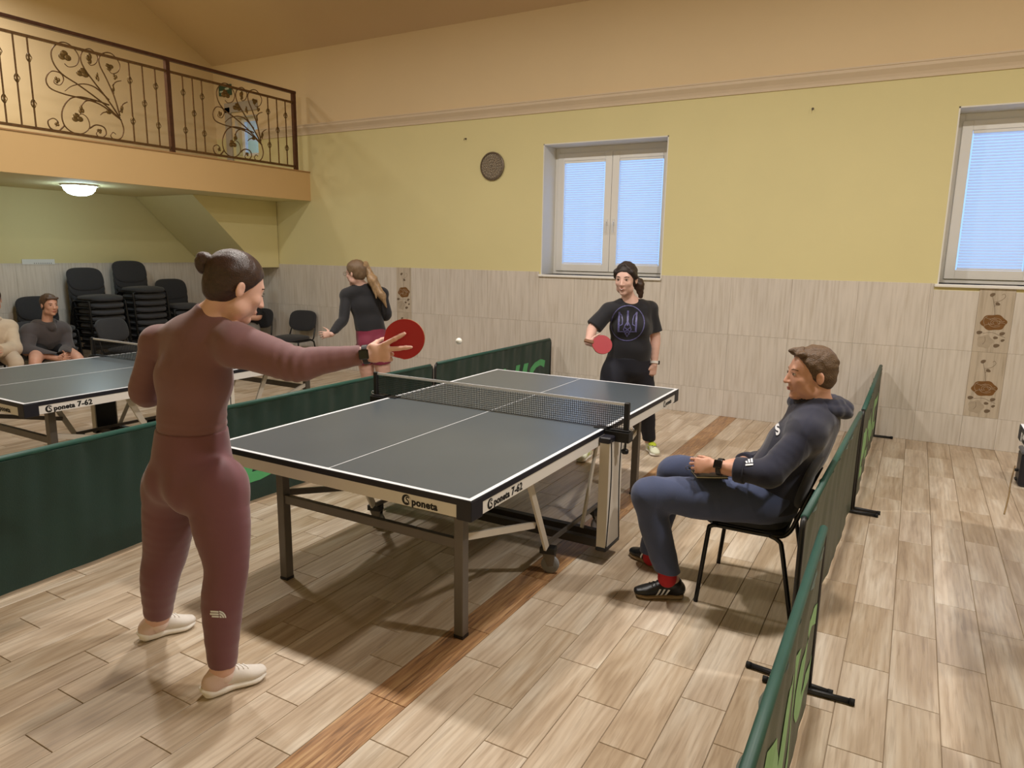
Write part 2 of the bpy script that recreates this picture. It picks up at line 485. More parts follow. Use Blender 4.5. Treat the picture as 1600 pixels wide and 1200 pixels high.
# ---- wall tiles
TROWS = [(0.0, 0.29), (0.29, 0.89), (0.89, 1.49)]
DEC = [(-3.954, -3.704), (2.676, 2.946)]
tg = 0.0005
tile_cache = {}
def tile_piece(parent, axis, a0, a1, z0, z1, m=None, name='tile', t=0.008):
    w, h = a1 - a0 - 2 * tg, z1 - z0 - 2 * tg
    key = (axis, round(w, 4), round(h, 4), id(m))
    if key not in tile_cache:
        mb = MB(); c = 0.0015
        def P(a, z, d):
            return (a, -d, z) if axis == 'y' else (d, -a, z)
        a, b = w / 2, h / 2
        vs = [P(*q) for q in [(-a, -b, 0), (a, -b, 0), (a, b, 0), (-a, b, 0), (-a, -b, t - c), (a, -b, t - c), (a, b, t - c), (-a, b, t - c), (-a + c, -b + c, t), (a - c, -b + c, t), (a - c, b - c, t), (-a + c, b - c, t)]]
        fs = [(8, 9, 10, 11)] + [(r + i, r + (i + 1) % 4, r + 4 + (i + 1) % 4, r + 4 + i) for r in (0, 4) for i in range(4)]
        me = mb._add(vs, fs).mesh('tile'); me.materials.append(m or M_TILE); tile_cache[key] = me
    o = bpy.data.objects.new(name, tile_cache[key]); COL.objects.link(o); o.parent = parent
    c, z = (a0 + a1) / 2, (z0 + z1) / 2
    o.location = (c, YB, z) if axis == 'y' else (XL, c, z)
    return o
def cuts_between(a, b, step=0.6):
    n = max(1, math.ceil((b - a) / step - 1e-6)); out = [a + step * i for i in range(n)] + [b]
    return out
edges = [XL + 0.009, DEC[0][0], DEC[0][1], DEC[1][0], DEC[1][1], XR]
decor_tiles = []
for i, (a, b) in enumerate(zip(edges, edges[1:])):
    for z0, z1 in TROWS:
        if i in (1, 3) and z0 > 0.1:
            decor_tiles.append(tile_piece(wall_back, 'y', a, b, z0, z1, M_DECOR, 'decor_tile', 0.009)); continue
        cs = cuts_between(a, b)
        if z1 > 1.4: cs = sorted(set(cs) | {q for q in (W1[0] - 0.02, W1[1], W2[0] - 0.02, W2[1]) if a < q < b})
        for c, d in zip(cs, cs[1:]):
            if d - c < 0.01: continue
            z1c = z1; mid_ = (c + d) / 2
            if z1 > 1.4 and (W1[0] - 0.02 <= mid_ <= W1[1] or W2[0] - 0.02 <= mid_ <= W2[1]): z1c = 1.432
            tile_piece(wall_back, 'y', c, d, z0, z1c)
cs = cuts_between(-5.0, YB)
for z0, z1 in TROWS:
    for c, d in zip(cs, cs[1:]): tile_piece(wall_left, 'x', c, d, z0, z1)
# rose print on the decor tiles
M_ROSE = mat('rose_print_brown', (120, 82, 42), 0.45, var=0.15, scale=30)
M_LEAFP = mat('leaf_print_taupe', (110, 92, 74), 0.5, var=0.15, scale=30)
M_GREYP = mat('grey_rose_print', (172, 158, 140), 0.5, var=0.12, scale=14)  # second rose in grey, part of the tile's own print
def blob(cx, cz, rx, rz, n=18, wob=0.12, ph=0.0, lobes=5):
    return [(cx + rx * math.cos(t) * (1 + wob * math.sin(lobes * t + ph)), cz + rz * math.sin(t) * (1 + wob * math.sin(lobes * t + ph))) for t in [2 * math.pi * i / n for i in range(n)]]
def rose_print():
    out = []
    mb = MB(); U, V = (1, 0, 0), (0, 0, 1)
    mb.prism(blob(0.0, -0.03, 0.096, 0.070, 60, 0.06, 0.6, 6), (0, -0.009, 0), U, V, 0.0, 0.0008)
    lines = MB()
    def arc(cx, cz, rx, rz, t0, t1, w=0.0024):
        pts = [(cx + rx * math.cos(t), -0.0100, cz + rz * math.sin(t)) for t in [t0 + (t1 - t0) * k / 8 for k in range(9)]]
        lines.tube(pts, w / 2, 4)
    for k, (cx, cz, rx, rz, t0, t1) in enumerate([(0.012, -0.03, 0.05, 0.040, 0.4, 2.6), (0.012, -0.03, 0.05, 0.040, 3.2, 5.6), (0.012, -0.03, 0.034, 0.028, 1.4, 3.9), (0.012, -0.03, 0.034, 0.028, 4.6, 7.0), (0.012, -0.03, 0.018, 0.016, 0, 4.4), (-0.05, -0.02, 0.026, 0.04, 1.6, 4.2), (-0.02, -0.075, 0.05, 0.03, 1.2, 3.0), (0.06, -0.06, 0.04, 0.03, 0.6, 2.4), (0.055, 0.01, 0.04, 0.03, 3.6, 5.4), (-0.03, 0.02, 0.035, 0.02, 3.4, 6.0)]): arc(cx, cz, rx, rz, t0, t1)
    lf = MB()
    for a, b, r, ang in [(-0.035, 0.215, 0.019, 0.6), (0.012, 0.135, 0.017, -0.4), (-0.095, -0.125, 0.02, 0.2), (0.075, -0.125, 0.019, 0.4), (0.03, -0.165, 0.016, 0.0), (0.085, -0.185, 0.014, 0.5), (0.045, -0.235, 0.021, 0.3)]:
        ca, sa = math.cos(ang), math.sin(ang)
        pts = [(r * 1.15 * math.cos(t), r * 0.8 * math.sin(t) * (1 - 0.25 * math.cos(t))) for t in [2 * math.pi * i / 12 for i in range(12)]]
        lf.prism([(a + x * ca - y * sa, b + x * sa + y * ca) for x, y in pts], (0, -0.009, 0), U, V, 0.0, 0.001)
    for pts in ([(0, .03), (-.005, .09), (-.02, .15), (-.035, .205)], [(-.012, .11), (.0, .125), (.01, .133)], [(-.02, .15), (.03, .165), (.06, .2), (.05, .225), (.035, .215)], [(-.07, -.13), (0, -.12), (.05, -.14), (.1, -.16)], [(-.05, -.16), (-.045, -.2), (-.06, -.23)]):
        lf.tube([(a, -0.0095, b) for a, b in spline([np.array(p) for p in pts], 4)], 0.0014, 4)
    sh = MB().prism(blob(-0.045, -0.205, 0.06, 0.06, 22, 0.12, 1, 5), (0, -0.009, 0), U, V, 0.0, 0.0006)
    return mb.mesh('rose'), lf.mesh('leaf_sprig'), sh.mesh('grey_rose'), lines.mesh('petal_lines')
rm, lm_, sm_, pl_ = rose_print()
for me_, mm in ((rm, M_ROSE), (lm_, M_LEAFP), (sm_, M_GREYP), (pl_, M_DECOR)): me_.materials.append(mm)
for t in decor_tiles:
    for nm, me_ in (('rose_print', rm), ('leaf_print', lm_), ('grey_rose_print', sm_), ('petal_lines', pl_)):
        o = bpy.data.objects.new(nm, me_); COL.objects.link(o); o.parent = t

# ---- cornice
pr = [(0, -0.07), (0.014, -0.07), (0.018, -0.045), (0.03, -0.02), (0.05, 0.005), (0.062, 0.02), (0.064, 0.045), (0.072, 0.05), (0.072, 0.062), (0, 0.066)]
mb = MB().prism(pr, (-6.50, YB, CORN_Z + 0.01), (0, -1, 0), (0, 0, 1), 0, -(XR + 6.5))
trim_1 = mb.build('trim_1', mat('cornice_paint', (214, 196, 172), 0.6, var=0.03, scale=3))
struct(trim_1, 'moulded beige cornice running along the window wall', 'cornice')

# ---- windows
def glass_mat():
    m = bpy.data.materials.new('window_glass'); m.use_nodes = True
    nt = m.node_tree; nt.nodes.clear()
    o = nt.nodes.new('ShaderNodeOutputMaterial'); t = nt.nodes.new('ShaderNodeBsdfTransparent'); gl = nt.nodes.new('ShaderNodeBsdfGlossy'); mx = nt.nodes.new('ShaderNodeMixShader')
    t.inputs[0].default_value = (0.93, 0.96, 1, 1); gl.inputs['Roughness'].default_value = 0.03; mx.inputs[0].default_value = 0.07
    nt.links.new(t.outputs[0], mx.inputs[1]); nt.links.new(gl.outputs[0], mx.inputs[2]); nt.links.new(mx.outputs[0], o.inputs[0]); return m
M_GLASS = glass_mat()
def slat_mat():
    m = bpy.data.materials.new('blind_slat'); m.use_nodes = True
    nt = m.node_tree; b = nt.nodes['Principled BSDF']; o = nt.nodes['Material Output']
    nz = nt.nodes.new('ShaderNodeTexNoise'); nz.inputs['Scale'].default_value = 3
    r = ramp(nt, nz.outputs['Fac'], [(0.3, (.78, .78, .80)), (0.7, (.84, .84, .86))]); nt.links.new(r.outputs[0], b.inputs['Base Color'])
    b.inputs['Roughness'].default_value = 0.5
    tr = nt.nodes.new('ShaderNodeBsdfTranslucent'); tr.inputs[0].default_value = (0.86, 0.88, 0.92, 1)
    mx = nt.nodes.new('ShaderNodeMixShader'); mx.inputs[0].default_value = 0.55
    nt.links.new(b.outputs[0], mx.inputs[1]); nt.links.new(tr.outputs[0], mx.inputs[2]); nt.links.new(mx.outputs[0], o.inputs[0]); return m
M_SLAT = slat_mat()
def window(name, W, label):
    x0, x1, z0, z1 = W
    root = thing(name, label, 'window', ((x0 + x1) / 2, YB, z0)); root['kind'] = 'structure'
    yf = YB + 0.31                                   # face of the frame, set back in the reveal
    def B(nm, m, *bx, bevel=0.0, par=root):
        mb = MB()
        for b in bx: mb.box(*b)
        return mb.build(nm, m, par, world=True, bevel=bevel)
    e = 0.012
    B('reveal', M_REVEAL, (x0, x0 + e, YB - 0.001, yf + 0.05, z0, z1), (x1 - e, x1, YB - 0.001, yf + 0.05, z0, z1), (x0, x1, YB - 0.001, yf + 0.05, z1 - e, z1))
    B('window_sill', M_PVC, (x0 - 0.02, x1 + 0.0, YB - 0.035, yf + 0.05, z0 - 0.028, z0), bevel=0.006)
    X0, X1, Z0, Z1 = x0 + e, x1 - e, z0, z1 - e
    f = 0.055
    B('window_frame', M_PVC, (X0, X0 + f, yf, yf + 0.07, Z0, Z1), (X1 - f, X1, yf, yf + 0.07, Z0, Z1), (X0 + f, X1 - f, yf, yf + 0.07, Z0, Z0 + f), (X0 + f, X1 - f, yf, yf + 0.07, Z1 - f - 0.03, Z1), bevel=0.004)
    xm = (X0 + X1) / 2; sf = 0.085
    for k, (a, b) in enumerate(((X0 + f - 0.015, xm - 0.002), (xm + 0.002, X1 - f + 0.015))):
        c, d = Z0 + f - 0.015, Z1 - f - 0.012
        s = B('sash', M_PVC, (a, a + sf, yf - 0.018, yf + 0.04, c, d), (b - sf, b, yf - 0.018, yf + 0.04, c, d), (a + sf, b - sf, yf - 0.018, yf + 0.04, c, c + sf), (a + sf, b - sf, yf - 0.018, yf + 0.04, d - sf, d), bevel=0.004)
        ga, gb, gc, gd = a + sf, b - sf, c + sf, d - sf
        B('pane', M_GLASS, (ga - 0.01, gb + 0.01, yf + 0.02, yf + 0.026, gc - 0.01, gd + 0.01), par=s)
        B('blind_headrail', M_PVC, (ga + 0.004, gb - 0.004, yf - 0.016, yf + 0.012, gd - 0.028, gd - 0.002), par=s)
        sl = MB(); step = 0.0265; z = gc + 0.02
        ang = math.radians(58); w = 0.0125
        while z < gd - 0.032:
            dy, dz = w * math.cos(ang), w * math.sin(ang)
            p, q = (yf - 0.002 - dy, z - dz), (yf - 0.002 + dy, z + dz)
            A, Bx = ga + 0.012, gb - 0.012; mid = ((p[0] + q[0]) / 2 - 0.0016, (p[1] + q[1]) / 2 + 0.001)
            sl._add([(A, p[0], p[1]), (Bx, p[0], p[1]), (Bx, mid[0], mid[1]), (A, mid[0], mid[1]), (Bx, q[0], q[1]), (A, q[0], q[1])], [(0, 1, 2, 3), (3, 2, 4, 5)])
            z += step
        tag(sl.build('blind_slats', M_SLAT, s, world=True), kind='stuff')
        B('blind_bottom_rail', M_PVC, (ga + 0.01, gb - 0.01, yf - 0.012, yf + 0.006, gc + 0.002, gc + 0.014), par=s)
        hx = (b - sf * 0.5) if k == 0 else (a + sf * 0.5); hz = c + (d - c) * 0.42
        h = MB(); h.box(hx - 0.014, hx + 0.014, yf - 0.028, yf - 0.018, hz - 0.035, hz + 0.035)
        h.tube([(hx, yf - 0.026, hz), (hx, yf - 0.055, hz), (hx, yf - 0.06, hz - 0.02), (hx, yf - 0.058, hz - 0.12)], [0.008, 0.008, 0.009, 0.007], 8)
        h.build('handle', mat('white_handle', (228, 228, 226), 0.3, var=0.01), s, world=True, smooth=False)
    return root
window('window_1', W1, 'white double sash window with lowered blinds above the standing player')
window('window_2', W2, 'white window with lowered blinds at the right edge of the wall')
# small gallery window
root = thing('window_3', 'small bright window on the gallery behind the scrollwork railing', 'window', ((W3[0] + W3[1]) / 2, YB, W3[2])); root['kind'] = 'structure'
x0, x1, z0, z1 = W3; yf = YB + 0.12; f = 0.06
mb = MB()
for b in ((x0, x0 + f, z0, z1), (x1 - f, x1, z0, z1), (x0 + f, x1 - f, z0, z0 + f), (x0 + f, x1 - f, z1 - f, z1)): mb.box(b[0], b[1], yf, yf + 0.06, b[2], b[3])
mb.build('window_frame', M_PVC, root, world=True, bevel=0.004)
MB().box(x0 + f - .01, x1 - f + .01, yf + 0.02, yf + 0.026, z0 + f - .01, z1 - f + .01).build('pane', M_GLASS, root, world=True)
# door casing around that window's niche on the gallery
mb = MB()
mb.box(-7.20, -7.08, YB - 0.03, YB - 0.001, 2.79, 3.80); mb.box(-7.20, -6.50, YB - 0.03, YB - 0.001, 3.72, 3.86)
trim_3 = mb.build('trim_3', mat('grey_casing_paint', (176, 168, 158), 0.6, var=0.03), bevel=0.004)
struct(trim_3, 'pale grey casing beside the small gallery window', 'casing')

# ---- gallery slab, stair enclosure
XG = -5.50
gal = MB()
gal.cur = 1; gal.box(XL + 0.002, XG - 0.02, YF, YB, 2.40, 2.775)
gal.cur = 0; gal.box(XG - 0.02, XG, YF, YB, 2.395, 2.785)
gallery = gal.build('gallery_slab', [mat('gallery_fascia_paint', (208, 174, 122), 0.75, var=0.03, scale=1.0, bump=0.05, bscale=60), M_YEL])
struct(gallery, 'peach fronted gallery slab along the left side', 'gallery')
lip = MB().box(XG - 0.10, XG + 0.012, YF, YB, 2.786, 2.80).build('trim_2', mat('gallery_edge_tile', (168, 128, 84), 0.5, var=0.08))
struct(lip, 'thin brown edge tile along the gallery floor', 'edge tile')
st = MB().prism([(2.617, 2.398), (3.648, 1.44), (YB - 0.01, 1.44), (YB - 0.01, 2.398)], (XL + 0.009, 0, 0), (0, 1, 0), (0, 0, 1), 0, -6.2 - XL - 0.009)
stair = st.build('stair_enclosure', M_YEL)
struct(stair, 'yellow sloping underside of the stairs below the gallery', 'stairs')

# ---- ceiling lamps of the hall (above the frame) and the dome lamp under the gallery
M_LAMPW = mat('lamp_housing', (225, 222, 214), 0.5, var=0.02)
M_LAMPE = mat('lamp_diffuser', (255, 240, 215), 0.5, var=0.0, emit=((1.0, 0.86, 0.66), 2.0))
for i, (lx, ly) in enumerate(LAMPS):
    r = thing('pendant_lamp', ['pendant lamp hung over the gallery', 'pendant lamp hung over the left table', 'pendant lamp hung left of the middle table', 'pendant lamp hung right of the middle table', 'pendant lamp hung at the far right'][i], 'lamp', (lx, ly, LAMP_Z), 0, 'hall pendant lamps')
    MB().cbox(-0.26, 0.26, -0.26, 0.26, 0.0, 0.09, 0.01).build('housing', M_LAMPW, r)
    MB().box(-0.24, 0.24, -0.24, 0.24, -0.012, 0.0).build('diffuser', M_LAMPE, r)
    for s in (-0.18, 0.18): MB().tube([(s, 0, 0.09), (s, 0, ceil_z(ly) - LAMP_Z)], 0.008, 6).build('hanger', M_LAMPW, r)
dl = on(0, -6.25, 123, 283)
r = thing('dome_lamp', 'white glowing dome lamp under the gallery', 'lamp', (-6.25, dl[1], 2.40))
MB().lathe([(0.19, -0.02), (0.19, 0.0)]).build('base', M_LAMPW, r)
MB().lathe([(0.02, -0.125), (0.07, -0.12), (0.12, -0.10), (0.155, -0.065), (0.17, -0.02)], n=28).build('shade', mat('dome_glow', (250, 252, 255), 0.4, var=0.0, emit=((0.68, 0.90, 1.0), 26.0)), r, smooth=True)

# ---- round pierced metal plate, wall hooks, notice strip, exit sign
pl = on(1, YB, 770, 260)
r = thing('wall_ornament', 'round silvery pierced metal ornament on the yellow wall', 'wall ornament', (pl[0], YB, pl[2]))
M_TIN = mat('old_tin', (206, 196, 180), 0.38, 0.5, var=0.25, scale=60)
m = MB(); m.lathe([(0.14, 0.0), (0.168, 0.008), (0.168, 0.022), (0.155, 0.03), (0.148, 0.018), (0.0, 0.016)], (0, 0, 0), (0, -1, 0), 36); m.build('plate', mat('dark_tin', (118, 106, 92), 0.45, 0.4, var=0.25, scale=50), r, smooth=False)
m = MB()
for ring, n in ((0.03, 6), (0.062, 12), (0.094, 18), (0.126, 24)):
    for k in range(n):
        a = 2 * math.pi * k / n + ring * 20
        c = (ring * math.cos(a), -0.0235, ring * math.sin(a)); m.tube([(c[0] + 0.012 * math.cos(t), c[1], c[2] + 0.012 * math.sin(t)) for t in [2 * math.pi * j / 7 for j in range(7)]], 0.0028, 4, closed=True)
tag(m.build('filigree', M_TIN, r), kind='stuff')
for u, v, lb in ((728, 217, 'tiny screw hook in the yellow wall left of the round ornament'), (1270, 170, 'tiny screw hook in the yellow wall between the two windows')):
    p = on(1, YB, u, v)
    h = thing('wall_hook', lb, 'hook', (p[0], YB, p[2]), 0, 'screw hooks in the wall')
    MB().tube([(0, 0, 0), (0, -0.03, 0), (0, -0.042, -0.008), (0, -0.042, -0.024)], 0.004, 6).build('hook', mat('dull_steel', (96, 88, 76), 0.4, 0.8), h)
    MB().lathe([(0.012, 0.0), (0.012, 0.004)], (0, 0, 0), (0, -1, 0), 10).build('washer', mat('dull_steel', (96, 88, 76)), h)
p0, p1 = on(0, XL, 33, 405), on(0, XL, 85, 413)
nb = MB().box(XL + 0.009, XL + 0.014, p0[1], p1[1], p1[2], p0[2])
r = thing('notice_strip', 'long white paper strip stuck on the tiles above the seated boys', 'notice', (XL + 0.009, (p0[1] + p1[1]) / 2, p1[2]))
nb.build('paper', mat('white_paper', (224, 226, 226), 0.7, var=0.02), r, world=True)
m = MB()
for k in range(9):
    yy = p0[1] + (p1[1] - p0[1]) * (0.35 + 0.065 * k); m.box(XL + 0.014, XL + 0.0145, yy, yy + 0.012, p1[2] + 0.008, p1[2] + 0.02)
m.build('print_marks', mat('grey_ink', (140, 140, 140), 0.7), r, world=True)
p0, p1 = on(1, YB - 0.02, 342, 134), on(1, YB - 0.02, 361, 148)
r = thing('exit_sign', 'small dark green sign above the gallery casing', 'sign', ((p0[0] + p1[0]) / 2, YB, p1[2]))
MB().box(p0[0], p1[0], YB - 0.03, YB - 0.001, p1[2], p0[2]).build('panel', mat('sign_green', (52, 84, 66), 0.5, var=0.05), r, world=True, bevel=0.003)
w_, h_ = p1[0] - p0[0], p0[2] - p1[2]
m = MB(); m.box(p0[0] + .1 * w_, p0[0] + .45 * w_, YB - .0315, YB - .03, p1[2] + .3 * h_, p1[2] + .45 * h_); m.box(p0[0] + .55 * w_, p0[0] + .88 * w_, YB - .0315, YB - .03, p1[2] + .5 * h_, p1[2] + .68 * h_)
m.build('pale_marks', mat('sign_pale', (190, 205, 190), 0.6), r, world=True)

# ---- wrought iron railing
M_IRON = mat('bronzed_iron', (104, 76, 44), 0.45, 0.55, var=0.3, scale=40)
M_IRON2 = mat('dark_bronze_rail', (84, 54, 38), 0.4, 0.5, var=0.2, scale=20)
M_GOLD = mat('gilded_iron', (112, 88, 48), 0.4, 0.6, var=0.35, scale=40)
XRL = XG - 0.05
def zr(u, v):                       # a point of the railing plane, picked in the enlarged view of the photograph
    p = on(0, XRL, u / 3.2, v / 3.2); return p[1], p[2]
YP = [-1.95, -0.02, 1.915, 3.82]
Z0R, Z1R, ZT = 2.80, 3.70, 3.85
rail = thing('gallery_railing', 'bronze wrought iron railing with scrolls along the gallery', 'railing', (XRL, 0, Z0R))
def RB(mb, nm, m, smooth=False, par=rail): return mb.build(nm, m, par, smooth, world=True)
for y in YP:
    RB(MB().box(XRL - 0.024, XRL + 0.024, y - 0.024, y + 0.024, Z0R, ZT - 0.03), 'post', M_IRON2)
RB(MB().box(XRL - 0.03, XRL + 0.03, -4.9, YP[-1] + 0.03, ZT - 0.035, ZT), 'handrail', M_IRON2).modifiers.new('b', 'BEVEL').width = 0.006
RB(MB().box(XRL - 0.012, XRL + 0.012, -4.9, YP[-1], Z1R - 0.014, Z1R + 0.012), 'upper_rail', M_IRON)
RB(MB().box(XRL - 0.012, XRL + 0.012, -4.9, YP[-1], Z0R + 0.035, Z0R + 0.062), 'lower_rail', M_IRON)
def basket(mb, y, z):
    for k in range(5):
        ph = 2 * math.pi * k / 5
        pts = []
        for i in range(9):
            t = i / 8; rr = 0.024 * math.sin(math.pi * t); a = ph + t * 2.2
            pts.append((XRL + rr * math.cos(a), y + rr * math.sin(a), z - 0.045 + 0.09 * t))
        mb.tube(pts, 0.0042, 5)
def baluster(y, kind):
    o = RB(MB().bar((XRL, y, Z0R + 0.05), (XRL, y, Z1R), 0.012, 0.012), 'baluster', M_IRON)
    for fr in ((0.27, 0.77) if kind == 'two' else (0.52,)):
        m = MB(); basket(m, y, Z0R + 0.05 + (Z1R - Z0R - 0.05) * fr); RB(m, 'basket_knot', M_GOLD, par=o)
SC = [[(605, 600), (520, 520), (400, 430), (310, 370), (265, 310), (258, 250), (300, 212), (350, 225), (393, 280), (383, 325), (345, 335), (322, 318)],
      [(600, 590), (540, 500), (470, 410), (420, 340), (402, 290), (415, 255), (450, 245), (486, 280), (480, 315), (455, 327), (438, 310)],
      [(600, 580), (570, 480), (530, 390), (500, 330), (495, 290), (520, 265), (560, 270), (598, 320), (590, 358), (560, 368), (540, 345)],
      [(600, 595), (500, 522), (400, 490), (320, 470), (250, 440), (230, 395), (255, 357), (300, 365), (318, 395), (300, 425), (272, 415), (272, 398)],
      [(545, 525), (470, 500), (390, 484), (340, 502), (310, 560), (320, 622), (360, 660), (412, 668), (447, 640), (440, 595), (410, 570), (385, 585)],
      [(322, 628), (290, 655), (252, 640), (240, 605), (268, 592), (292, 612), (280, 632)],
      [(448, 642), (480, 625), (520, 637), (531, 670), (505, 690), (482, 670), (494, 652)],
      [(605, 600), (619, 650), (605, 690), (575, 699), (554, 680), (565, 662), (580, 672)],
      [(545, 500), (480, 440), (420, 420), (360, 430), (325, 455)], [(560, 560), (520, 562), (502, 575)], [(600, 560), (612, 525), (637, 510)], [(568, 470), (565, 430), (580, 410), (606, 404)], [(480, 505), (430, 505), (405, 535), (402, 570)]]
LV = [(322, 280, 24, 20), (412, 365, 24, 18), (445, 292, 13, 20), (545, 335, 18, 14), (574, 385, 9, 12), (285, 400, 10, 13), (385, 590, 22, 18), (406, 550, 11, 16), (284, 620, 9, 9), (497, 655, 11, 10), (485, 385, 8, 18), (608, 545, 8, 16), (545, 562, 16, 7), (565, 440, 7, 16)]
yc0 = (YP[1] + YP[2]) / 2
BAL = [(5, 'two'), (80, 'one'), (150, 'two'), (643, 'two'), (708, 'one'), (770, 'two')]
ybal = []
for u, kind in BAL:
    v = 440 if u < 300 else 480
    ybal.append((zr(u + (10 if u < 300 else 12), v)[0], kind))
for pi in (-1, 0, 1):
    dy = (YP[pi + 2] - YP[pi + 1]) / (YP[2] - YP[1])
    f_ = lambda y: YP[pi + 1] + (y - YP[1]) * dy
    for y, kind in ybal: baluster(f_(y), kind)
    sp = None
    for i, c in enumerate(SC):
        pts = spline([np.array((XRL, f_(zr(u, v)[0]), zr(u, v)[1])) for u, v in c], 5)
        n = len(pts)
        o = RB(MB().tube(pts, [0.0085 - 0.0045 * (k / n) for k in range(n)], 6), 'scroll', M_IRON, True)
    for u, v, a, b in LV:
        y, z = zr(u, v); sc = 0.0062
        m = MB()
        for k in range(3):
            t = 2.1 * k + u
            m.ball((XRL + 0.004 * k, f_(y) + 0.4 * a * sc * 0.5 * math.cos(t), z + 0.4 * b * sc * 0.5 * math.sin(t)), (0.006, a * sc * 0.25, b * sc * 0.25), 8, 5)
        RB(m, 'leaf', M_GOLD, True)

# =================================================================== TABLES
M_TOP = mat('slate_table_top', (80, 88, 95), 0.30, var=0.05, scale=3, spec=0.5, bump=0.02, bscale=300)
M_LINE = mat('white_line', (228, 230, 236), 0.5, var=0.01)
M_NAVY = mat('black_navy_plastic', (28, 28, 38), 0.45, var=0.06)
M_APRON = mat('white_apron', (228, 224, 220), 0.45, var=0.02, scale=4)
M_STEEL = mat('grey_steel_tube', (112, 106, 100), 0.42, 0.35, var=0.06, scale=12)
M_WHITEM = mat('white_powder_coat', (220, 212, 200), 0.45, var=0.03)
M_DARKM = mat('dark_grey_tube', (58, 54, 52), 0.45, 0.3, var=0.08)
M_BLACK = mat('black_plastic', (22, 22, 25), 0.45, var=0.08)
M_WHEEL = mat('grey_rubber', (128, 128, 130), 0.6, var=0.08)
M_PRINT = mat('black_print', (16, 16, 18), 0.55, var=0.02)
def logo(mb_black, mb_white, o, u, v, size, model):
    """round badge with a white S, then the lettering; o = lower left of the badge"""
    o, u, v = (np.asarray(a, float) for a in (o, u, v)); n = np.cross(u, v)
    c = o + u * size * 0.62 + v * size * 0.42; R = size * 0.62
    mb_black._add([c + u * R * math.cos(t) + v * R * math.sin(t) for t in [2 * math.pi * i / 28 for i in range(28)]], [tuple(range(28))])
    mb_white._add([c + u * (R * 0.28 + R * 0.74 * math.cos(t)) + v * (R * 0.74 * math.sin(t)) + n * 0.0004 for t in [2 * math.pi * i / 28 for i in range(28)]], [tuple(range(28))])
    text_on(mb_black, 'S', c + u * (R * 0.28) - v * size * 0.44 + n * 0.0008, u, v, size * 1.22, 0.02 * size, align='c')
    x = o + u * (size * 1.36) - v * size * 0.02
    w = text_on(mb_black, 'poneta', x, u, v, size * 1.16, 0.042 * size, 0.0, 1.08)
    text_on(mb_black, 'poneta', x + u * size * 0.05 + n * 0.0002, u, v, size * 1.16, 0.042 * size, 0.0, 1.08)
    if model:
        text_on(mb_black, '7-62', x + u * (w + size * 0.45), u, v, size * 1.30, 0.042 * size, 0.0, 1.1)
        text_on(mb_black, '7-62', x + u * (w + size * 0.50) + n * 0.0002, u, v, size * 1.30, 0.042 * size, 0.0, 1.1)
